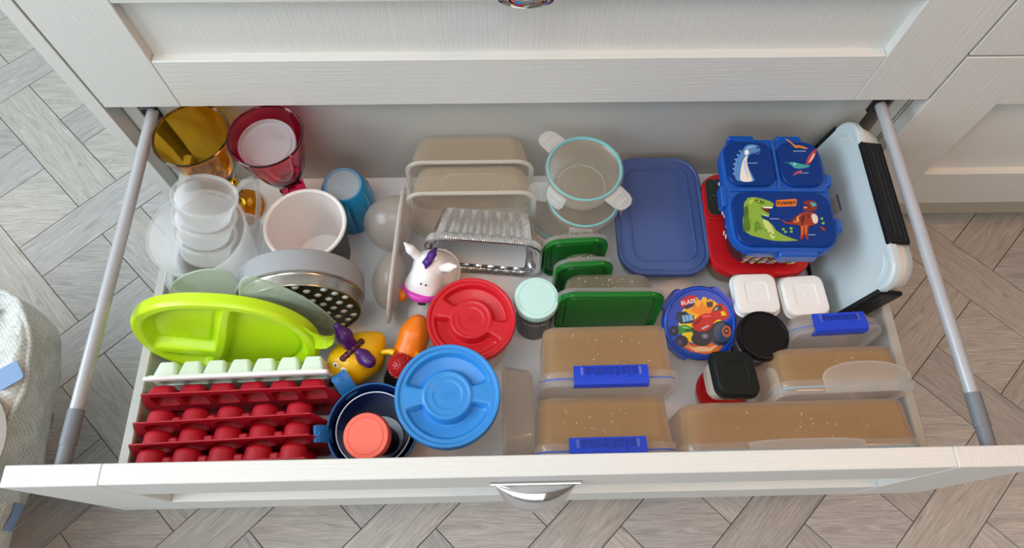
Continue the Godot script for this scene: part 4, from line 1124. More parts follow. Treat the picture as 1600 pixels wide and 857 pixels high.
func truck_print() -> Array:
	return [
		["f2cf1e", [39.8, 0, 39.3, 6.2, 37.8, 12.3, 35.4, 18.1, 32.2, 23.4, 28.1, 28.1, 23.4, 32.2, 18.1, 35.4, 12.3, 37.8, 6.2, 39.3, 0, 39.8, -6.2, 39.3, -12.3, 37.8, -18.1, 35.4, -23.4, 32.2, -28.1, 28.1, -32.2, 23.4, -35.4, 18.1, -37.8, 12.3, -39.3, 6.2, -39.8, 0, -39.3, -6.2, -37.8, -12.3, -35.4, -18.1, -32.2, -23.4, -28.1, -28.1, -23.4, -32.2, -18.1, -35.4, -12.3, -37.8, -6.2, -39.3, -0, -39.8, 6.2, -39.3, 12.3, -37.8, 18.1, -35.4, 23.4, -32.2, 28.1, -28.1, 32.2, -23.4, 35.4, -18.1, 37.8, -12.3, 39.3, -6.2]],
		["eeb02a", [-18, -16.3, -11.6, -26.8, -7.7, -22.9, -3.9, -33.4, 1.3, -27.5, 7.7, -36.1, 10.3, -28.1, 19.3, -34.8, 21.9, -25.5, 29.6, -24.2, 27, -12.3, 7.7, -8.3, -11.6, -8.3]],
		["e8852a", [-11.6, -14.9, -5.2, -24.2, -2.6, -18.9, 3.9, -28.1, 6.4, -20.2, 14.2, -25.5, 15.5, -12.3, 1.3, -9.6]],
		["e0702a", [-30.9, 18.1, -23.2, 23.4, -18, 19.4, -11.6, 27.4, -3.9, 23.4, 3.9, 28.7, 11.6, 23.4, 21.9, 28.7, 32.2, 23.4, 21.9, 35.3, 5.2, 38.7, -11.6, 35.3, -23.2, 28.7]],
		["f3c9a0", [-18, 27.4, -9, 30, 1.3, 28.7, 10.3, 30.7, 21.9, 26.7, 11.6, 35.3, -6.4, 35.3]],
		["1d3c5c", [-29.6, -13.3, -17.4, -15.2, -14.8, -12.3, -7.7, -9.6, -5.8, -0.4, -23.8, 0.7, -30.9, -5]],
		["86b9d9", [-22.5, -9.6, -10.3, -11, -8, -4.4, -21.2, -1.5]],
		["2c5a80", [-19.3, -9.4, -18.3, -9.6, -17, -2.4, -18, -2.1]],
		["2c5a80", [-14.8, -9.9, -13.8, -10.2, -12.6, -3.3, -13.6, -3]],
		["10263f", [-29, -13.6, -18, -14.9, -18, -11.6, -27.7, -10.3]],
		["2f8f3e", [-29.4, 6.9, -25.8, 2.9, -18, 1.6, -5.8, 7.3, -7.7, 10.8, -20.6, 11.5, -27, 13.5]],
		["7cc77a", [-24.5, 4.6, -18.7, 3.3, -12.9, 5.9, -19.3, 6.7]],
		["173d1e", [-20, 7.5, -11.6, 7.8, -11.6, 9.6, -19.3, 9.4]],
		["252f3a", [-11.6, 6.2, 16.7, 0.9, 21.9, 6.2, 16.7, 12.8, -9, 14.1]],
		["c01d28", [-10.6, 2.2, -8, -3, -1.9, -8.6, 6.4, -12, 14.2, -12.3, 16.1, -18.2, 21.9, -23.1, 28.6, -24.2, 33.7, -18.6, 36.6, -9.4, 32.2, -3.3, 21.9, -4.1, 16.7, -0.4, 13.5, 5.9, 6.4, 9.9, -1.3, 10.4, -7.7, 7.5]],
		["8a121a", [-9, 0.3, 0, -6.7, 3.9, -5, -5.8, 2.9]],
		["e2525a", [3.9, -9.6, 13.5, -10.3, 12.9, -7.7, 2.6, -6.7]],
		["2a2f38", [17, -17.3, 21.9, -21.3, 27.6, -22.1, 28.3, -16.3, 18, -14.1]],
		["8fb6cf", [18.3, -16.8, 22.1, -20, 22.7, -16.5, 18.8, -15.2]],
		["30343c", [8.4, -24.2, 10.3, -27.5, 11.6, -24.8, 12.9, -27.9, 14.2, -25.2, 15.7, -27.6, 17, -24.7, 16.1, -19.6, 10.3, -19.6]],
		["e9c22a", [25.8, -13.6, 30.3, -14.7, 33.5, -9.4, 27.6, -8.3]],
		["b9c0cc", [1.3, 6.2, 10.3, 2.2, 10.9, 3.8, 2.3, 8.1]],
		["283046", [-16.4, 22.1, -16, 23.3, -16.8, 24.3, -16.9, 25.6, -18.1, 26.3, -18.7, 27.5, -20.1, 27.8, -21.1, 28.8, -22.5, 28.6, -23.8, 29.2, -25.1, 28.6, -26.5, 28.8, -27.5, 27.8, -29, 27.5, -29.5, 26.3, -30.7, 25.6, -30.8, 24.3, -31.7, 23.3, -31.2, 22.1, -31.7, 20.8, -30.8, 19.8, -30.7, 18.5, -29.5, 17.8, -29, 16.6, -27.5, 16.3, -26.5, 15.4, -25.1, 15.5, -23.8, 14.9, -22.5, 15.5, -21.1, 15.4, -20.1, 16.3, -18.7, 16.6, -18.1, 17.8, -16.9, 18.5, -16.8, 19.8, -16, 20.8]],
		["4a5878", [-23.2, 23.4, -23.3, 24.4, -23.8, 25.4, -24.5, 26.2, -25.4, 26.7, -26.4, 26.8, -27.4, 26.7, -28.3, 26.2, -29, 25.4, -29.5, 24.4, -29.6, 23.4, -29.5, 22.3, -29, 21.4, -28.3, 20.6, -27.4, 20.1, -26.4, 20, -25.4, 20.1, -24.5, 20.6, -23.8, 21.4, -23.3, 22.3]],
		["1f2c42", [-27.6, 8.9, -27.3, 9.9, -27.9, 10.8, -27.9, 12, -28.8, 12.6, -29.2, 13.6, -30.2, 13.9, -30.9, 14.7, -31.9, 14.5, -32.8, 15.1, -33.7, 14.5, -34.8, 14.7, -35.5, 13.9, -36.5, 13.6, -36.9, 12.6, -37.7, 12, -37.8, 10.8, -38.4, 9.9, -38.1, 8.9, -38.4, 7.8, -37.8, 6.9, -37.7, 5.7, -36.9, 5.1, -36.5, 4.1, -35.5, 3.9, -34.8, 3, -33.7, 3.2, -32.8, 2.6, -31.9, 3.2, -30.9, 3, -30.2, 3.9, -29.2, 4.1, -28.8, 5.1, -27.9, 5.7, -27.9, 6.9, -27.3, 7.8]],
		["46536e", [-31.4, 9.1, -31.5, 9.9, -31.9, 10.7, -32.4, 11.3, -33, 11.6, -33.7, 11.8, -34.4, 11.6, -35.1, 11.3, -35.6, 10.7, -35.9, 9.9, -36.1, 9.1, -35.9, 8.3, -35.6, 7.6, -35.1, 7, -34.4, 6.6, -33.7, 6.5, -33, 6.6, -32.4, 7, -31.9, 7.6, -31.5, 8.3]],
		["252f44", [13.5, 19.4, 14.2, 21, 12.8, 22.3, 12.7, 23.9, 10.6, 24.8, 9.7, 26.3, 7.4, 26.7, 5.8, 27.9, 3.4, 27.7, 1.3, 28.4, -0.8, 27.7, -3.2, 27.9, -4.8, 26.7, -7.2, 26.3, -8.1, 24.8, -10.1, 23.9, -10.2, 22.3, -11.6, 21, -10.9, 19.4, -11.6, 17.9, -10.2, 16.6, -10.1, 14.9, -8.1, 14.1, -7.2, 12.5, -4.8, 12.2, -3.2, 11, -0.8, 11.2, 1.3, 10.4, 3.4, 11.2, 5.8, 11, 7.4, 12.2, 9.7, 12.5, 10.6, 14.1, 12.7, 14.9, 12.8, 16.6, 14.2, 17.9]],
		["5d667c", [9.8, 16.1, 9.6, 17.2, 8.9, 18.1, 7.9, 18.9, 6.6, 19.4, 5.2, 19.6, 3.7, 19.4, 2.4, 18.9, 1.4, 18.1, 0.7, 17.2, 0.5, 16.1, 0.7, 15.1, 1.4, 14.1, 2.4, 13.3, 3.7, 12.9, 5.2, 12.7, 6.6, 12.9, 7.9, 13.3, 8.9, 14.1, 9.6, 15.1]],
		["8b93a6", [7.2, 16.1, 7.1, 16.6, 6.8, 17.1, 6.4, 17.4, 5.8, 17.6, 5.2, 17.7, 4.5, 17.6, 3.9, 17.4, 3.5, 17.1, 3.2, 16.6, 3.1, 16.1, 3.2, 15.6, 3.5, 15.2, 3.9, 14.8, 4.5, 14.6, 5.2, 14.5, 5.8, 14.6, 6.4, 14.8, 6.8, 15.2, 7.1, 15.6]],
		["223449", [39, 12.8, 39.8, 15.5, 38.2, 17.6, 38.1, 20.4, 35.9, 21.9, 34.9, 24.5, 32.4, 25.1, 30.6, 27.1, 28.1, 26.7, 25.8, 28, 23.4, 26.7, 20.9, 27.1, 19.1, 25.1, 16.6, 24.5, 15.6, 21.9, 13.4, 20.4, 13.3, 17.6, 11.7, 15.5, 12.5, 12.8, 11.7, 10.2, 13.3, 8, 13.4, 5.2, 15.6, 3.7, 16.6, 1.2, 19.1, 0.6, 20.9, -1.5, 23.4, -1.1, 25.8, -2.4, 28.1, -1.1, 30.6, -1.5, 32.4, 0.6, 34.9, 1.2, 35.9, 3.7, 38.1, 5.2, 38.2, 8, 39.8, 10.2]],
		["34506b", [37.9, 12.2, 37.5, 15.2, 36.4, 18.1, 34.7, 20.6, 32.4, 22.5, 29.8, 23.6, 27, 24, 24.2, 23.6, 21.6, 22.5, 19.4, 20.6, 17.7, 18.1, 16.6, 15.2, 16.2, 12.2, 16.6, 9.1, 17.7, 6.2, 19.4, 3.7, 21.6, 1.9, 24.2, 0.7, 27, 0.3, 29.8, 0.7, 32.4, 1.9, 34.7, 3.7, 36.4, 6.2, 37.5, 9.1]],
		["d2684f", [38.4, 10.8, 38.1, 13.1, 37.2, 15.2, 35.9, 16.8, 34.3, 17.9, 32.4, 18.2, 30.6, 17.9, 29, 16.8, 27.7, 15.2, 26.8, 13.1, 26.5, 10.8, 26.8, 8.5, 27.7, 6.5, 29, 4.8, 30.6, 3.8, 32.4, 3.4, 34.3, 3.8, 35.9, 4.8, 37.2, 6.5, 38.1, 8.5]],
		["5a2f2f", [35.3, 10.2, 35.1, 11.4, 34.7, 12.5, 34, 13.4, 33.1, 13.9, 32.2, 14.1, 31.2, 13.9, 30.4, 13.4, 29.7, 12.5, 29.2, 11.4, 29.1, 10.2, 29.2, 8.9, 29.7, 7.8, 30.4, 7, 31.2, 6.4, 32.2, 6.2, 33.1, 6.4, 34, 7, 34.7, 7.8, 35.1, 8.9]],
		["e8a080", [33.5, 10.2, 33.4, 10.7, 33.2, 11.2, 32.9, 11.6, 32.6, 11.8, 32.2, 11.9, 31.8, 11.8, 31.4, 11.6, 31.1, 11.2, 31, 10.7, 30.9, 10.2, 31, 9.6, 31.1, 9.2, 31.4, 8.8, 31.8, 8.5, 32.2, 8.5, 32.6, 8.5, 32.9, 8.8, 33.2, 9.2, 33.4, 9.6]],
		["c8202c", [-24.7, -24.8, -22.5, -30.1, -14.2, -34.1, -5.2, -34.8, -3.6, -29.5, -7.7, -23.5, -16.7, -18.2, -22.5, -19.6]],
		["26305e", [-22.5, -19.6, -7.7, -26.6, -4.9, -26.6, -7.7, -21.3, -15.5, -17.6]]
	]

func clip_box(called: String, label: String, at: Transform3D, w: float, hh: float, depth: float, body: Material, clip: Material, clip_w: float, seal: Material, lettered: bool, group := "", ends := false, shift := 0.0, tongue := 0.028) -> Node3D:
	# local: base at y = 0, lid on top (+y); -z is the long side that ends up on top when the box stands on edge
	var t := thing(called, label, "box", at, group)
	part("body", shell(w - 0.010, hh - 0.010, depth, 0.016, 0.0014, 0.003, 0.0), body, t)
	if body == M.amber_clear:
		var wb := w - 0.016
		var hb := hh - 0.016
		specks(t, w - 0.05, -(hh - 0.0158) / 2, 0.003, depth, int(w * 1000.0 + hh * 100000.0), M.rim_cream)
		part("base_edge", Geo.new().loft([rr(wb - 0.006, hb - 0.006, 0.012, 0.0022), rr(wb - 0.001, hb - 0.001, 0.0155, 0.0030), rr(wb + 0.0006, hb + 0.0006, 0.0163, 0.0060), rr(wb + 0.0010, hb + 0.0010, 0.0163, 0.0085)], false, false), M.amber_edge, t)
	part("body_rim", Geo.new().loft([rr(w - 0.011, hh - 0.011, 0.016, depth - 0.008), rr(w - 0.004, hh - 0.004, 0.019, depth - 0.007), rr(w - 0.003, hh - 0.003, 0.0195, depth - 0.004), rr(w - 0.004, hh - 0.004, 0.019, depth), rr(w - 0.015, hh - 0.015, 0.016, depth)], false, false), M.clear_lid, t)
	part("seal", Geo.new().loft([rr(w - 0.006, hh - 0.006, 0.018, depth + 0.0002), rr(w - 0.0045, hh - 0.0045, 0.0185, depth + 0.001), rr(w - 0.006, hh - 0.006, 0.018, depth + 0.0022)], false, false), seal, t, Transform3D(), "thin seal")
	part("lid", Geo.new().loft([rr(w - 0.006, hh - 0.006, 0.018, depth + 0.0023), rr(w, hh, 0.02, depth + 0.003), rr(w, hh, 0.02, depth + 0.007), rr(w - 0.003, hh - 0.003, 0.019, depth + 0.009), rr(w - 0.012, hh - 0.012, 0.015, depth + 0.009), rr(w - 0.016, hh - 0.016, 0.013, depth + 0.0045), rr(w - 0.03, hh - 0.03, 0.01, depth + 0.0045)]), M.clear_lid, t)
	for s in ([-1, 1] if ends else [-1]):
		var g := Geo.new()
		var o := hh / 2
		# hooked clip: over the lid's edge and down the long side
		for sec in [[-clip_w / 2, clip_w / 2]]:
			var prof := [Vector2(-o + 0.014, depth + 0.0095), Vector2(-o + 0.002, depth + 0.0115), Vector2(-o - 0.003, depth + 0.0095), Vector2(-o - 0.0042, depth + 0.002), Vector2(-o - 0.0030, depth - 0.012), Vector2(-o - 0.0008, depth - 0.0125), Vector2(-o - 0.0012, depth + 0.001), Vector2(-o - 0.0002, depth + 0.0075), Vector2(-o + 0.003, depth + 0.0092)]
			var rings := []
			for x in [sec[0], sec[0] + 0.0015, sec[1] - 0.0015, sec[1]]:
				var ring := PackedVector3Array()
				for p in prof: ring.append(Vector3(x, p.y, p.x))
				rings.append(ring)
			g.loft(rings)
			if clip == M.clear_lid:      # rounded tongue lying on the long side
				g = Geo.new()
				var p := PackedVector2Array()
				for i in 25:
					var a := PI * i / 24.0
					p.append(Vector2(clip_w / 2 * cos(a), -(depth - 0.004) + tongue * pow(sin(a), 0.8)))
				p.append(Vector2(-clip_w / 2, -(depth + 0.010)))
				p.append(Vector2(clip_w / 2, -(depth + 0.010)))
				g.add(prism(p, 0.0, 0.0014), Transform3D(Basis(Vector3(1, 0, 0), Vector3(0, 0, -1), Vector3(0, -1, 0)), Vector3(0, 0, -o - 0.001)))
				var edge := []
				for i in 25:
					var a := PI * i / 24.0
					edge.append(Vector3(clip_w / 2 * cos(a), depth - 0.004 - tongue * pow(sin(a), 0.8), -o - 0.0020))
				g.add(tube(edge, 0.0011, 6))
		var c := part("clip", g, clip, t, mv(shift, 0, 0, 0 if s < 0 else 180), "", 30)
		for x in ([-clip_w / 2 + 0.009, clip_w / 2 - 0.009] if clip != M.clear_lid else []):
			part("slot", span(x - 0.0014, x + 0.0014, depth - 0.010, depth - 0.001, -o - 0.0044, -o - 0.0030, 0.0003), M.clear_lid, c)
		if lettered:
			# raised lettering, upside down for someone who faces the drawer
			part("lettering", words("sistema", clip_w * 0.138, 0.0012), M.letter_blue, c, Transform3D(Basis(Vector3(-1, 0, 0), Vector3(0, 0, -1), Vector3(0, -1, 0)), Vector3(0, depth - 0.0045, -o - 0.0032)))
	return t

func clear_boxes() -> void:
	# on edge, lids to the front
	clip_box("clip_box", "amber-tinted clear box with a blue clip, just in front of the green lids", at3(0.0925, 0.0555, 0.2575, 0.3, 90), 0.160, 0.108, 0.064, M.amber_clear, M.clip_blue, 0.083, M.seal_blue, true, "clear boxes with blue clips")
	clip_box("clip_box", "amber-tinted clear box with a blue clip, against the drawer front", at3(0.0835, 0.0535, 0.3400, 0.3, 90), 0.160, 0.104, 0.060, M.amber_clear, M.clip_blue, 0.083, M.seal_blue, true, "clear boxes with blue clips")
	clip_box("clip_box", "small taupe clear box with a blue clip beside the white square pots", at3(0.3700, 0.0480, 0.2440, 2, 84), 0.112, 0.092, 0.019, M.taupe_clear, M.clip_blue, 0.062, M.seal_blue, true, "clear boxes with blue clips")
	clip_box("long_box", "long amber clear box on edge with rounded clear clips", at3(0.3615, 0.050, 0.2850, 1.0, 89), 0.158, 0.097, 0.048, M.amber_clear, M.clear_lid, 0.100, M.disc_grey, false, "", false, 0.022, 0.021)
	# its end clip: a rounded tongue over the short end
	var lb := get_node("long_box")
	var tp := PackedVector2Array()
	for i in 25: tp.append(Vector2(0.026 * cos(PI * i / 24.0), -0.044 + 0.026 * pow(sin(PI * i / 24.0), 0.8)))
	tp.append(Vector2(-0.026, -0.058))
	tp.append(Vector2(0.026, -0.058))
	part("clip", prism(tp, 0.0, 0.0014), M.clear_lid, lb, Transform3D(Basis(Vector3(0, 0, 1), Vector3(-1, 0, 0), Vector3(0, -1, 0)), Vector3(-0.0745, 0, -0.016)))
	clip_box("bread_box", "longest tan clear box on edge against the drawer front", at3(0.2980, 0.0535, 0.3495, 0.4, 89), 0.268, 0.104, 0.0535, M.amber_clear, M.clear_lid, 0.125, M.disc_grey, false, "", false, 0.0, 0.004)
	var t := thing("upright_tub", "empty taupe clear tub on edge between blue lid jar and clip boxes", "tub", Transform3D(Basis(Vector3(0, 0, 1), Vector3(-1, 0, 0), Vector3(0, -1, 0)), Vector3(0.0060, YB + 0.056, 0.3530)))
	part("body", shell(0.102, 0.104, 0.034, 0.02, 0.0013, 0.004, 0.0), M.taupe_clear, t)
	part("rim", Geo.new().loft([rr(0.100, 0.102, 0.019, 0.0305), rr(0.106, 0.108, 0.021, 0.031), rr(0.108, 0.11, 0.022, 0.033), rr(0.106, 0.108, 0.021, 0.035), rr(0.099, 0.101, 0.018, 0.0345)], false, false), M.frost_grey, t)

func dial_lid(t: Node3D, r: float, y: float, m: Material, turn: float) -> void:   # round lid: raised rim, two curved finger wells, flat bridge, raised ringed centre
	var top := func(s: float, a: float, _x: float, _z: float) -> float:
		var h := 0.0
		h += 0.0022 * sstep(0.93, 0.90, s) * -1.0
		h -= 0.0016 * sstep(0.985, 1.0, s)
		var b: float = absf(wrapf(a, -PI, PI))
		b = minf(b, PI - b)        # angle from the bridge
		var well := sstep(0.47, 0.54, s) * sstep(0.835, 0.775, s) * sstep(0.26, 0.40, b * lerpf(0.8, 1.1, s))
		h -= 0.0100 * well * (0.6 + 0.4 * sstep(0.86, 0.5, s))
		h += 0.0012 * sstep(0.475, 0.455, s)
		h -= 0.0009 * sstep(0.41, 0.39, s)
		h -= 0.0008 * sstep(0.28, 0.26, s)
		return y + h
	part("lid", polar(func(_a: float) -> float: return r, top, 60, 128, y - 0.0125), m, t, mv(0, 0, 0, turn), "", 50)
	part("lid_skirt", lathe([[r * 0.95, y - 0.013], [r * 0.985, y - 0.0125], [r * 0.99, y - 0.006], [r * 0.975, y - 0.0055], [r * 0.975, y - 0.0042], [r, y - 0.004], [r, y - 0.0016]], 64, false, false), m, t)
	var mark := Geo.new()
	mark.loft([oval(r * 0.15, r * 0.075, 0), oval(r * 0.147, r * 0.072, 0.0004), oval(r * 0.13, r * 0.058, 0.0004), oval(r * 0.127, r * 0.055, 0.0001)], false, true)
	for i in 4: mark.add(boxy(r * 0.02, 0.0005, r * 0.07, 0.0001, Vector3(r * (-0.07 + i * 0.045), 0.0003, 0)), Transform3D(Basis(Vector3.UP, 0.3 if i % 2 else -0.3)))
	part("lid_mark", mark, m, t, mv(0, y - 0.0026, 0, turn))

func lidded_jars() -> void:
	var r := thing("lidded_jar", "round pot with a red ring-moulded lid beside the unicorn", "jar", at3(-0.0635, 0.0, 0.2450), "round pots with ring-moulded lids")
	part("body", lathe([[0.040, 0], [0.043, 0.001], [0.0475, 0.084], [0.0465, 0.084], [0.042, 0.002], [0, 0.002]], 52), M.frost_grey, r)
	dial_lid(r, 0.0525, 0.096, M.red_lid, -22)
	var b := thing("lidded_jar", "round pot with a sky-blue ring-moulded lid, against the drawer front", "jar", at3(-0.0870, 0.0, 0.3440), "round pots with ring-moulded lids")
	part("body", lathe([[0.033, 0], [0.0355, 0.001], [0.0385, 0.075], [0.048, 0.115], [0.047, 0.115], [0.0375, 0.076], [0.0345, 0.002], [0, 0.002]], 52), M.frost_grey, b)
	dial_lid(b, 0.0565, 0.131, M.blue_lid, 2)
	var m := thing("mint_jar", "dark jar with a pale mint screw lid behind the red lid", "jar", at3(0.0145, 0.0, 0.2175))
	part("body", lathe([[0.022, 0], [0.0235, 0.0015], [0.0242, 0.078], [0.0225, 0.08], [0, 0.08]], 48), M.jar_dark, m)
	var rings := []
	for s in [[0.0262, 0.0768, 0.0], [0.0272, 0.0776, 1.0], [0.0274, 0.0872, 1.0], [0.0264, 0.0895, 0.0], [0.0226, 0.0900, 0.0]]:
		var ring := PackedVector3Array()
		for i in 240:
			var a := TAU * i / 240
			var q: float = s[0] - 0.0005 * s[2] * (1.0 if i % 4 < 2 else 0.0)
			ring.append(Vector3(q * cos(a), s[1], q * sin(a)))
		rings.append(ring)
	part("lid", Geo.new().loft(rings, true, true), M.mint, m, Transform3D(), "", 25)
	part("lid_step", lathe([[0.0228, 0.0899], [0.0225, 0.0905], [0.0216, 0.0905], [0.0212, 0.0896], [0.0, 0.0896]], 48, false, true), M.mint, m)
	for s in [["MARVEL", 0.0060, 0.056, true], ["spiderman", 0.0062, 0.036, false]]:
		if s[0] == "spiderman": continue
		var w := words(s[0], s[1], 0.0004, s[3])
		part("lettering", curved(w, 0.0242), M.print_grey, m, mv(0, s[2], 0, -4))

func curved(w: ArrayMesh, r: float) -> ArrayMesh:   # lettering wrapped round an upright jar, facing +z
	var a := w.surface_get_arrays(0)
	var vv: PackedVector3Array = a[Mesh.ARRAY_VERTEX]
	var nv: PackedVector3Array = a[Mesh.ARRAY_NORMAL]
	for i in vv.size():
		var p := vv[i]
		var f := p.x / r
		vv[i] = Vector3(sin(f) * (r + p.y), -p.z, cos(f) * (r + p.y))
		var n := nv[i]
		nv[i] = Vector3(n.x, -n.z, n.y).rotated(Vector3.UP, f)
	a[Mesh.ARRAY_VERTEX] = vv
	a[Mesh.ARRAY_NORMAL] = nv
	var m := ArrayMesh.new()
	m.add_surface_from_arrays(Mesh.PRIMITIVE_TRIANGLES, a)
	return m

func navy_cups() -> void:
	for k in 2:
		var s: float = [1.0, 0.84][k]
		var t := thing("navy_cup", ["wide navy blue cup with two blue handles by the drawer front", "smaller navy blue cup nested inside the wide two-handled one"][k], "cup", at3(-0.1755, [0.0, 0.004][k], 0.3650), "nested navy cups")
		part("body", lathe([[0.030 * s, 0], [0.034 * s, 0.0015], [0.044 * s, 0.03], [0.0515 * s, 0.068 * s], [0.0520 * s, 0.0705 * s], [0.0505 * s, 0.0715 * s], [0.049 * s, 0.0700 * s], [0.042 * s, 0.031], [0.032 * s, 0.0035], [0.0, 0.003]], 60), M.navy, t)
		part("rim_line", lathe([[0.0515 * s, 0.0712 * s], [0.0512 * s, 0.0719 * s], [0.0502 * s, 0.0720 * s], [0.0498 * s, 0.0712 * s]], 60, false, false), M.navy_pale if k == 1 else M.handle_blue, t)
		if k == 0:
			for a in [-125.0, 172.0]:
				var g := Geo.new()
				var rings := []
				for p in [[0.047, 0.064, 0.0095], [0.052, 0.073, 0.0098], [0.060, 0.080, 0.0098], [0.068, 0.0825, 0.0095], [0.0725, 0.081, 0.009], [0.0740, 0.078, 0.0085], [0.0735, 0.076, 0.0075]]:
					var px: float = p[0] if a < 0 else 0.047 + (p[0] - 0.047) * 0.62
					rings.append(PackedVector3Array([Vector3(px, p[1] - 0.0015, -p[2]), Vector3(px, p[1] - 0.0015, p[2]), Vector3(px + 0.0004, p[1] + 0.0015, p[2]), Vector3(px + 0.0004, p[1] + 0.0015, -p[2])]))
				g.loft(rings)
				var hn := part("handle", g, M.handle_blue, t, mv(0, 0, 0, -a), "", 45)
				part("handle_stud", lathe([[0.003, 0], [0.003, 0.0008], [0.0022, 0.0012], [0.0016, 0.0004], [0, 0.0004]], 20), M.handle_blue, hn, mv(0.066 if a < 0 else 0.0585, 0.0828, 0, 0, 0, 10))
	part("base_print", lathe([[0.0262, 0.0], [0.0262, 0.0004], [0.0, 0.0005]], 40), M.navy_pale, get_node("navy_cup_001"), mv(0.0, 0.0036, 0), "pale base disc")
	var c := thing("coral_jar", "small dark jar with a coral lid standing inside the navy cups", "jar", at3(-0.1690, 0.0135, 0.3700, 0, 7, 4))
	part("body", lathe([[0.0150, 0], [0.0165, 0.001], [0.0220, 0.078], [0.0210, 0.082], [0, 0.082]], 44), M.mane_dark, c)
	part("lid", lathe([[0.0230, 0.079], [0.0245, 0.0795], [0.0250, 0.081], [0.0250, 0.0925], [0.0240, 0.0945], [0.0200, 0.0948], [0.0197, 0.0942], [0.0191, 0.0942], [0.0188, 0.0948], [0, 0.0950]], 52), M.coral, c)

func hex_sheet(hw: float, y0: float, y1: float, tip: float, mid: float) -> PackedVector2Array:
	return PackedVector2Array([Vector2(-hw, y0), Vector2(hw, y0), Vector2(hw + tip, lerpf(y0, y1, mid)), Vector2(hw + tip * 0.55, lerpf(y0, y1, mid + 0.22)), Vector2(hw - 0.003, y1), Vector2(-hw + 0.003, y1), Vector2(-hw - tip * 0.55, lerpf(y0, y1, mid + 0.22)), Vector2(-hw - tip, lerpf(y0, y1, mid))])

# mould tray: a sheet with rows of round holes, each opening into a cup at the back (-y); local y is the sheet's normal
func mould(t: Node3D, m: Material, n: int, pitch: float, hh: float, cup: Callable, hole: float, square: bool, tip: float, mid: float) -> void:
	var hw := pitch * n / 2
	var rows := 2
	var ch := (hh - 0.004) / rows
	var sheet := Geo.new()
	for r in rows:
		for i in n:
			var cx := -hw + pitch * (i + 0.5)
			var cz := -0.0035 - ch * (r + 0.5)
			var outer := rr(pitch, ch, 0.0002, 0, 6)
			var inner := rr(hole * 2, hole * 2, hole * (0.35 if square else 0.999), 0, 6)
			sheet.loft([moved(outer, Vector3(cx, 0.0, cz)), moved(outer, Vector3(cx, 0.0016, cz)), moved(inner, Vector3(cx, 0.0016, cz)), moved(inner, Vector3(cx, 0.0, cz))], false, false)
	# border strips and pointed ends
	sheet.add(prism(PackedVector2Array([Vector2(-hw, 0), Vector2(hw, 0), Vector2(hw, -0.0035), Vector2(-hw, -0.0035)]), 0, 0.0016))
	sheet.add(prism(PackedVector2Array([Vector2(-hw, -hh), Vector2(hw, -hh), Vector2(hw, -hh + 0.0005), Vector2(-hw, -hh + 0.0005)]), 0, 0.0016))
	for s in [-1, 1]:
		sheet.add(prism(PackedVector2Array([Vector2(s * hw, 0), Vector2(s * hw, -hh), Vector2(s * (hw + tip * 0.6), -hh * (mid + 0.25)), Vector2(s * (hw + tip), -hh * mid), Vector2(s * (hw + tip * 0.7), -hh * 0.2)]), 0, 0.0016))
	part("sheet", sheet, m, t)
	var shared: ArrayMesh = cup.call()
	for r in rows:
		for i in n: part("cup", shared, m, t, mv(-hw + pitch * (i + 0.5), 0, -0.0035 - ch * (r + 0.5)))

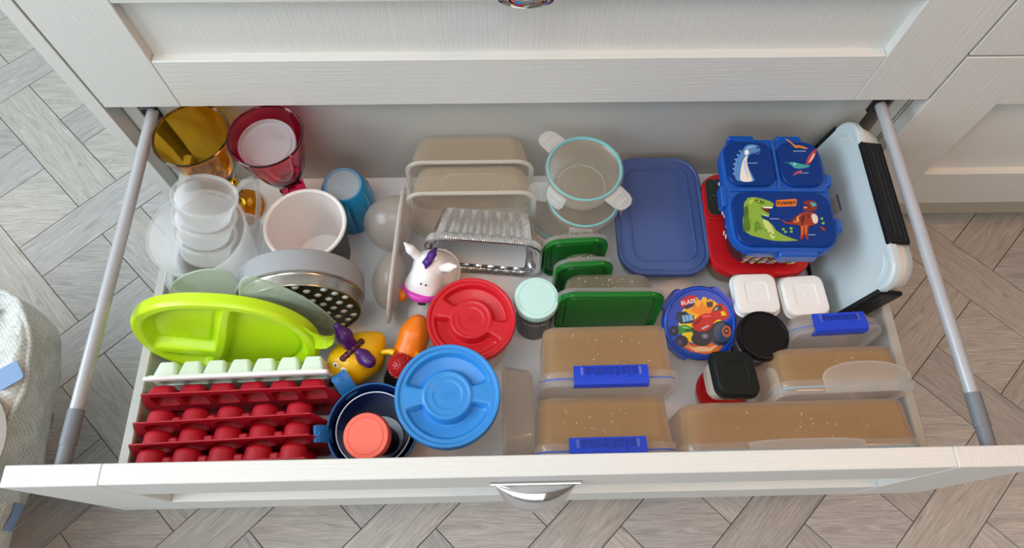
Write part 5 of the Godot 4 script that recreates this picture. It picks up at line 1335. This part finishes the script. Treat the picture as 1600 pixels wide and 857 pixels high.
func trays() -> void:
	# lime divided plate
	var p := thing("divided_plate", "lime green divided plate leaning upright behind the ice trays", "plate", at3(-0.3460, 0.0880, 0.2540, -3.5, 77))
	var rim := func(a: float) -> float:
		var c := cos(a) / 0.1060
		var s := sin(a) / 0.0785
		return 1.0 / pow(pow(absf(c), 2.25) + pow(absf(s), 2.25), 1.0 / 2.25)
	var top := func(q: float, a: float, x: float, z: float) -> float:
		var e := (1.0 - q) * 0.1
		var d := e - 0.0125
		var vx := -0.008 - 0.50 * z + 0.004 * sin((z + 0.02) * 30.0)
		var v := absf(x - vx) - 0.0042
		d = minf(d, v)
		if x < vx: d = minf(d, absf(z - 0.030 - x * 0.10) - 0.0055)
		var y := lerpf(0.0, -0.0115, sstep(0.0, 0.008, d)) + 0.0016 * sstep(0.009, 0.011, d)
		y -= 0.006 * sstep(0.97, 1.0, q)
		return y + 0.0150
	part("dish", polar(rim, top, 56, 168, 0.0), M.lime, p, Transform3D(), "", 55)
	var spout := Geo.new()
	var srings := []
	for s in [[0.0, 0.022, 0.006], [0.010, 0.017, 0.010], [0.020, 0.012, 0.012], [0.027, 0.007, 0.010], [0.0295, 0.003, 0.007]]:
		srings.append(PackedVector3Array([Vector3(0.098 + s[0], s[2] + 0.003, -s[1]), Vector3(0.098 + s[0], s[2] - 0.001, -s[1] * 0.6), Vector3(0.098 + s[0], s[2] - 0.003, 0), Vector3(0.098 + s[0], s[2] - 0.001, s[1] * 0.6), Vector3(0.098 + s[0], s[2] + 0.003, s[1]), Vector3(0.098 + s[0], s[2] + 0.0045, s[1]), Vector3(0.098 + s[0], s[2] + 0.0005, 0), Vector3(0.098 + s[0], s[2] + 0.0045, -s[1])]))
	part("spout", spout.loft(srings), M.lime, p, mv(0, 0.003, -0.016), "", 50)
	# white ice tray and four red moulds, on edge, cups to the back. local -z is up
	var cube := func() -> ArrayMesh:
		return Geo.new().loft([rr(0.0265, 0.038, 0.004, 0.0005), rr(0.025, 0.036, 0.004, -0.005), rr(0.0195, 0.031, 0.004, -0.0165), rr(0.0175, 0.029, 0.003, -0.018)], false, true).bent(func(q: Vector3) -> Vector3: return q).mesh()
	var w := thing("ice_tray", "white plastic ice cube tray on edge in front of the lime plate", "ice tray", at3(-0.3265, 0.001, 0.3065, 1.4, 90))
	mould(w, M.tray_white, 7, 0.0275, 0.100, cube, 0.0118, true, 0.007, 0.6)
	part("lip", Geo.new().loft([rr(0.204, 0.006, 0.0029, 0.0), rr(0.206, 0.0085, 0.004, 0.001), rr(0.206, 0.0085, 0.004, 0.0036), rr(0.204, 0.006, 0.0029, 0.0046)]), M.tray_lip, w, mv(0, 0.0008, -0.0968))
	var round_cup := func() -> ArrayMesh:
		return lathe([[0.0158, 0.0006], [0.0150, -0.004], [0.0142, -0.013], [0.0128, -0.0165], [0.0095, -0.018], [0.0, -0.0183]], 28, false, true).mesh(50)
	var sq_cup := func() -> ArrayMesh:
		return Geo.new().loft([rr(0.031, 0.036, 0.008, 0.0006), rr(0.029, 0.034, 0.008, -0.006), rr(0.027, 0.032, 0.008, -0.010), rr(0.023, 0.028, 0.007, -0.012)], false, true).mesh()
	var names := ["red silicone tray with square cups, next to the white ice tray", "red silicone tray on edge, second in front of the white ice tray", "red silicone tray on edge, third in front of the white ice tray", "red silicone tray on edge, pressed against the drawer front"]
	var at := [at3(-0.3280, 0.0028, 0.3350, 1.6, 84), at3(-0.3355, 0.0028, 0.3660, 2.2, 84), at3(-0.3355, 0.0022, 0.3860, 2.2, 86), at3(-0.3360, 0.0075, 0.4065, 1.2, 88)]
	var proto: Node3D
	for k in 4:
		if k < 2:
			proto = thing("silicone_tray", names[k], "silicone tray", at[k], "red silicone trays")
			mould(proto, M.silicone_red, 6 if k == 0 else 5, 0.0338 if k == 0 else 0.0385, 0.094, sq_cup if k == 0 else round_cup, 0.0135 if k == 0 else 0.0155, k == 0, 0.013, 0.55)
			if k == 1:
				for r in 2:
					for i in 4: part("peg", boxy(0.011, 0.010, 0.020, 0.002, Vector3(-0.05775 + 0.0385 * i, -0.005, -0.0255 - 0.043 * r)), M.silicone_red, proto)
		else:
			copy_of(proto, names[k], at[k])

func grater() -> void:
	var t := thing("round_grater", "round steel grater in a thick grey cover standing behind the lime plate", "grater", at3(-0.2730, 0.0755, 0.1810, 6, 86).scaled_local(Vector3.ONE * 0.94))
	part("cover", lathe([[0.070, 0.0], [0.077, 0.001], [0.080, 0.005], [0.080, 0.030], [0.0795, 0.0315], [0.076, 0.0315], [0, 0.0315]], 72), M.lid_silicone_grey, t, Transform3D(), "thick grey cover")
	part("ring", lathe([[0.0772, 0.0312], [0.0786, 0.0318], [0.0786, 0.0332], [0.0765, 0.0338], [0.0752, 0.036], [0.0748, 0.0485], [0.0755, 0.0495], [0.0750, 0.0505], [0.0735, 0.0505], [0.0730, 0.0480]], 72, false, false), M.steel, t)
	part("grating_plate", lathe([[0.0736, 0.0475], [0.073, 0.0482], [0.0, 0.0482]], 64, false, true), M.steel_dark, t)
	var tooth := Geo.new()
	tooth.loft([oval(0.0048, 0.0034, 0.0, 20), oval(0.0044, 0.0031, 0.0010, 20), oval(0.0030, 0.0021, 0.0024, 20), oval(0.0010, 0.0007, 0.0028, 20)], false, true)
	var tm := tooth.mesh(60)
	for i in range(-6, 7):
		for j in range(-6, 7):
			var x := i * 0.0205 + (0.01025 if j & 1 else 0.0)
			var z := j * 0.0130
			if Vector2(x, z).length() < 0.067: part("tooth", tm, M.tooth_steel, t, mv(x, 0.0480, z))

func bez(a: Vector3, b: Vector3, c: Vector3, n := 8) -> Array:
	var o := []
	for i in n + 1:
		var t := float(i) / n
		o.append(a.lerp(b, t).lerp(b.lerp(c, t), t))
	return o

func on_skin(bones: Array, k: float, from: Vector3, to: Vector3) -> Vector3:   # where a line from outside first meets the joined capsules
	for i in 400:
		var p := from.lerp(to, i / 400.0)
		var d := 1.0
		for b in bones:
			var ab: Vector3 = b[1] - b[0]
			var t := clampf((p - b[0]).dot(ab) / maxf(ab.length_squared(), 1e-12), 0.0, 1.0)
			var e: float = (p - b[0] - ab * t).length() - lerpf(b[2], b[3], t)
			var h := maxf(k - absf(d - e), 0.0) / k
			d = minf(d, e) - h * h * k * 0.25
		if d < 0.0: return p
	return to

func toys() -> void:
	# yellow squeeze toy: one round body with a snout, horns, plaited mane, eyes, nose. Coordinates are relative to its base
	var y := thing("yellow_toy", "yellow squeezy animal toy with purple horns, dark plaited mane and black nose", "toy", at3(-0.205, 0.0, 0.275))
	var yb := [[Vector3(0.006, 0.043, -0.004), Vector3(-0.006, 0.050, 0.008), 0.029, 0.027], [Vector3(-0.010, 0.050, 0.014), Vector3(-0.018, 0.050, 0.026), 0.018, 0.0125], [Vector3(0.012, 0.024, -0.012), Vector3(0.012, 0.0165, -0.010), 0.018, 0.0145], [Vector3(0.021, 0.046, -0.020), Vector3(0.024, 0.046, -0.023), 0.010, 0.009], [Vector3(-0.014, 0.018, 0.010), Vector3(-0.016, 0.013, 0.014), 0.010, 0.009]]
	part("body", blob(yb, 0.0028, 0.012), M.yellow, y, Transform3D(), "", 80)
	part("horn", blob([[Vector3(-0.003, 0.076, -0.008), Vector3(-0.007, 0.088, -0.014), 0.0085, 0.0085], [Vector3(-0.007, 0.088, -0.014), Vector3(-0.013, 0.102, -0.021), 0.0085, 0.004]], 0.0018, 0.006), M.purple, y, Transform3D(), "upright purple horn", 80)
	part("ear", blob([[Vector3(0.014, 0.070, 0.008), Vector3(0.021, 0.072, 0.013), 0.009, 0.008], [Vector3(0.014, 0.073, 0.005), Vector3(0.009, 0.078, 0.003), 0.006, 0.005]], 0.0018, 0.006), M.purple, y, Transform3D(), "folded purple ear", 80)
	var mane := []
	for i in 6:
		var f := i / 5.0
		var c := Vector3(0.010, 0.0735, -0.012).lerp(Vector3(-0.009, 0.0755, 0.010), f) + Vector3(0, 0.003 * sin(f * PI), 0)
		mane.append([c, c + Vector3(0.001, 0, 0.001), 0.0034 + 0.001 * (1.0 if i == 5 else 0.0), 0.0034])
	part("mane", blob(mane, 0.0014, 0.002), M.mane_dark, y, Transform3D(), "", 80)
	for s in [Vector3(-0.0175, 0.075, 0.0165), Vector3(-0.0080, 0.075, 0.0230)]:
		var p := on_skin(yb, 0.012, s + Vector3(-0.006, 0.05, 0.02), s + Vector3(0.004, -0.04, -0.014))
		var n := Vector3(-0.2, 0.85, 0.45).normalized()
		var bs := Basis(Quaternion(Vector3.UP, n)) * Basis(Vector3.UP, -0.6)
		var ey := part("eye", ball(Vector3(0.0044, 0.0014, 0.0032), Vector3.ZERO, 18), M.white, y, Transform3D(bs, p))
		part("pupil", ball(Vector3(0.0016, 0.0010, 0.0016), Vector3(0.0004, 0.0010, 0), 12), M.black, ey)
	part("nose", ball(Vector3(0.0048, 0.0045, 0.0048), Vector3.ZERO, 18), M.black, y, mv(-0.0225, 0.0605, 0.0335))
	# white unicorn squeeze toy
	var u := thing("unicorn_toy", "white squeezy unicorn toy with purple forelock and a pink mouth band", "toy", at3(-0.1115, 0.0, 0.1705))
	var ub := [[Vector3(0.004, 0.030, -0.004), Vector3(0.004, 0.055, -0.004), 0.026, 0.029], [Vector3(-0.004, 0.080, 0.0), Vector3(-0.008, 0.082, 0.012), 0.022, 0.019], [Vector3(-0.020, 0.072, 0.021), Vector3(-0.006, 0.070, 0.026), 0.0155, 0.0155], [Vector3(0.002, 0.030, -0.004), Vector3(0.002, 0.0275, -0.004), 0.025, 0.0255]]
	part("body", blob(ub, 0.0028, 0.010), M.toy_white, u, Transform3D(), "", 80)
	part("collar", lathe([[0.0255, -0.003], [0.0288, -0.001], [0.0288, 0.002], [0.0255, 0.004], [0.0, 0.005]], 40, false, true), M.toy_white, u, mv(0.004, 0.061, -0.004, 0, 8))
	part("ear", blob([[Vector3(-0.018, 0.096, -0.008), Vector3(-0.025, 0.106, -0.012), 0.0060, 0.0052], [Vector3(-0.025, 0.106, -0.012), Vector3(-0.031, 0.115, -0.016), 0.0052, 0.0018]], 0.0018, 0.004), M.toy_white, u, Transform3D(), "", 80)
	part("ear", blob([[Vector3(0.012, 0.091, 0.006), Vector3(0.022, 0.098, 0.009), 0.0055, 0.0055], [Vector3(0.022, 0.098, 0.009), Vector3(0.031, 0.105, 0.011), 0.0055, 0.0018]], 0.0018, 0.004), M.toy_white, u, Transform3D(), "", 80)
	part("horn", ball(Vector3(0.0048, 0.0052, 0.0048), Vector3.ZERO, 16), M.toy_white, u, mv(0.004, 0.102, -0.002))
	part("forelock", blob([[Vector3(0.005, 0.103, -0.014), Vector3(0.001, 0.106, -0.004), 0.0025, 0.0048], [Vector3(0.001, 0.106, -0.004), Vector3(-0.004, 0.1045, 0.005), 0.0048, 0.004], [Vector3(-0.004, 0.1045, 0.005), Vector3(-0.0065, 0.101, 0.011), 0.004, 0.0015], [Vector3(-0.002, 0.105, 0.002), Vector3(-0.010, 0.1025, 0.004), 0.0035, 0.0015]], 0.0016, 0.004), M.mane_purple, u, Transform3D(), "", 80)
	part("mouth_band", tube(bez(Vector3(-0.0335, 0.073, 0.0215), Vector3(-0.022, 0.080, 0.050), Vector3(0.0045, 0.071, 0.0355), 14), 0.0052, 14), M.pink, u, Transform3D(), "pink mouth band")
	for s in [Vector3(-0.0125, 0.088, 0.0255), Vector3(-0.0070, 0.088, 0.0275)]:
		var np := on_skin(ub, 0.010, s + Vector3(0, 0.04, 0.02), s - Vector3(0, 0.04, 0.02))
		part("nostril", ball(Vector3(0.0013, 0.0013, 0.0013), Vector3.ZERO, 10), M.black, u, mv(np.x, np.y, np.z))
	# orange foam shot in its mouth and the toy under it
	var f := thing("orange_wedge", "small orange wedge poking out beside the unicorn's mouth", "toy", at3(-0.1485, 0.056, 0.1985))
	part("wedge", blob([[Vector3(0.003, 0.011, -0.002), Vector3(-0.001, 0.008, 0.002), 0.0068, 0.0062], [Vector3(-0.001, 0.006, 0.002), Vector3(-0.002, 0.004, 0.0045), 0.0058, 0.0048]], 0.002, 0.003), M.orange, f, Transform3D(), "", 80)
	var w := thing("white_toy", "white toy with a black mark lying under the unicorn", "toy", at3(-0.1265, 0.0, 0.2045))
	part("body", blob([[Vector3(-0.004, 0.022, 0.004), Vector3(0.006, 0.020, 0.008), 0.0185, 0.016], [Vector3(0.0, 0.034, 0.0), Vector3(0.002, 0.032, 0.004), 0.011, 0.010]], 0.0026, 0.008), M.toy_white, w, Transform3D(), "", 80)
	part("mark", ball(Vector3(0.0055, 0.0018, 0.0028), Vector3.ZERO, 14), M.black, w, mv(-0.0015, 0.0438, 0.0005, -12))
	# black toy with an orange cap
	var b := thing("black_toy", "black toy with a long rounded orange cap and a yellow band", "toy", at3(-0.150, 0.0, 0.285))
	part("body", blob([[Vector3(-0.006, 0.020, 0.012), Vector3(0.002, 0.034, 0.002), 0.019, 0.020], [Vector3(0.006, 0.045, -0.006), Vector3(0.009, 0.050, -0.010), 0.0185, 0.0185]], 0.0026, 0.008), M.black, b, Transform3D(), "", 80)
	part("cap", blob([[Vector3(0.010, 0.053, -0.016), Vector3(0.0165, 0.061, -0.034), 0.0192, 0.0172], [Vector3(0.0165, 0.061, -0.034), Vector3(0.0205, 0.064, -0.045), 0.0172, 0.0125]], 0.0026, 0.008), M.orange, b, Transform3D(), "", 80)
	part("band", tube(bez(Vector3(-0.0215, 0.063, -0.0105), Vector3(-0.012, 0.067, -0.012), Vector3(-0.006, 0.067, -0.0085), 6), 0.0030, 10, 0.0040), M.yellow, b)
	part("band", tube(bez(Vector3(0.0195, 0.067, -0.0065), Vector3(0.024, 0.066, -0.0045), Vector3(0.029, 0.060, 0.0005), 6), 0.0042, 10, 0.0030), M.yellow, b)
	# red spiky ball
	var r := thing("spiky_ball", "red spiky rubber ball in front of the orange cap", "ball", at3(-0.148, 0.0465, 0.2905))
	part("core", ball(Vector3.ONE * 0.0148, Vector3(0, 0.0145, 0), 28), M.spiky_red, r)
	var sp := Geo.new()
	var one := Geo.new().loft([circ(0.0011, 0.0, 6), circ(0.0008, 0.0012, 6), circ(0.0003, 0.0021, 6)], false, true)
	for i in 240:
		var q := 1.0 - 2.0 * (i + 0.5) / 240
		var a := i * 2.399963
		var d := Vector3(sqrt(1 - q * q) * cos(a), q, sqrt(1 - q * q) * sin(a))
		if d.y < -0.3: continue
		sp.add(one, Transform3D(Basis(Quaternion(Vector3.UP, d)), Vector3(0, 0.0145, 0) + d * 0.0146))
	part("spikes", sp, M.spiky_red, r, Transform3D(), "", 50).set_meta("kind", "stuff")

# ------------------------------------------------------------------ woven bag on the floor
func bag_at(u: float, v: float) -> Vector3:   # u round the bag 0..1 (0 = towards the drawer), v up 0..1
	var a := TAU * u
	var h := 0.268 * v
	var c := cos(a)
	var s := sin(a)
	var grow := sstep(0.0, 0.85, v)
	var cx := lerpf(-0.90, -0.845, grow)
	var cz := lerpf(0.42, 0.410, grow)
	var rx := lerpf(0.145, 0.258, grow)
	var rz := lerpf(0.20, 0.238, grow)
	var p := 4.5
	var k := 1.0 / pow(pow(absf(c), p) + pow(absf(s), p), 1.0 / p)
	k *= 1.0 + 0.020 * sin(a * 3.0 + v * 5.0) + 0.014 * sin(a * 8.0 - v * 6.0) + 0.008 * sin(a * 15.0 + v * 14.0) + 0.005 * sin(a * 31.0 - v * 11.0)
	return Vector3(cx + rx * k * c, h + 0.006 * sin(a * 5.0) * v, cz + rz * k * s)

func bag() -> void:
	var m := mat("bag_film", hue("dfe2de"), 0.35)
	var wv := Image.create(256, 256, false, Image.FORMAT_RGB8)
	var n := FastNoiseLite.new()
	n.seed = 12
	n.frequency = 0.02
	for y in 256:
		for x in 256:
			var t := 0.86 + 0.10 * (sin(x * TAU / 8.0) * sin(y * TAU / 8.0)) + 0.12 * n.get_noise_2d(x, y)
			wv.set_pixel(x, y, Color(t, t, t * 0.99))
	m.albedo_texture = ImageTexture.create_from_image(wv)
	mat("bag_blue", hue("6f8fb5"), 0.45)
	mat("bag_blue_deep", hue("1f5fa8"), 0.4)
	mat("bag_brown", hue("8a7f74"), 0.5)
	mat("bag_pink", hue("b9a9a4"), 0.5)
	var t := thing("woven_bag", "crumpled whitish woven plastic bag standing on the floor beside the drawer", "bag", Transform3D(Basis(), Vector3(-0.85, 0, 0.4)))
	var off := Vector3(-0.85, 0, 0.4)
	var rings := []
	for i in 25:
		var ring := PackedVector3Array()
		for j in 96: ring.append(bag_at(j / 96.0, i / 24.0) - off)
		rings.append(ring)
	# folded-in top
	for s in [[0.985, 0.004], [0.95, 0.006], [0.86, 0.002], [0.7, 0.008], [0.5, 0.002], [0.3, 0.007], [0.1, 0.004]]:
		var ring := PackedVector3Array()
		for j in 96:
			var q := bag_at(j / 96.0, 1.0)
			var c := Vector3(-0.845, 0.268, 0.405)
			var d := c.lerp(q, s[0]) - off
			d.y = 0.268 + s[1] + 0.012 * (1.0 - s[0]) * sin(j * 0.7) + 0.006 * sin(j * TAU / 96 * 9.0 + s[0] * 20.0)
			ring.append(d)
		rings.append(ring)
	part("sack", Geo.new().loft(rings), m, t, Transform3D(), "", 60)
	# seam along the top edge, printed patches, a round eyelet
	var hem := []
	for j in 97: hem.append(bag_at(j / 96.0, 1.0) - off + Vector3(0, 0.002, 0))
	part("hem", tube(hem, 0.0035, 8), m, t)
	part("hand_slot", ball(Vector3(0.011, 0.002, 0.005), Vector3.ZERO, 16), M.black, t, Transform3D(Basis(Vector3.UP, 0.3), bag_at(0.87, 1.0).lerp(Vector3(-0.845, 0.268, 0.41), 0.10) - off + Vector3(0, 0.004, 0)), "dark hand slot")
	for s in [[0.935, 0.955, 0.50, 0.60, "bag_blue"], [0.015, 0.035, 0.72, 0.86, "bag_blue"]]:
		var g := Geo.new()
		var rs := []
		for i in 9:
			var ring := PackedVector3Array()
			for j in 9:
				var uu: float = lerpf(s[0], s[1], j / 8.0)
				var q := bag_at(uu, lerpf(s[2], s[3], i / 8.0))
				var o := Vector3(q.x + 0.845, 0, q.z - 0.405).normalized()
				ring.append(q - off + o * 0.0012)
			rs.append(ring)
		g.loft(rs, false, false, false)
		part("printed_patch", g, M[s[4]], t, Transform3D(), "", 60)
	# prints on the folded top: a blue patch and a ringed blue disc
	part("printed_patch", plate(0.030, 0.026, 0.004, 0.0012, 0.0003), M.bag_blue, t, Transform3D(Basis(Vector3.UP, 0.6), Vector3(-0.601, 0.2785, 0.297) - off))
	var top_print := part("printed_ring", lathe([[0.0, 0.0], [0.075, 0.0], [0.075, 0.0012], [0.0, 0.0014]], 48), M.bag_brown, t, Transform3D(Basis(), Vector3(-0.656, 0.2800, 0.378) - off))
	part("printed_disc", lathe([[0.0, 0.0012], [0.064, 0.0012], [0.064, 0.0024], [0.0, 0.0026]], 48), M.bag_blue_deep, top_print)
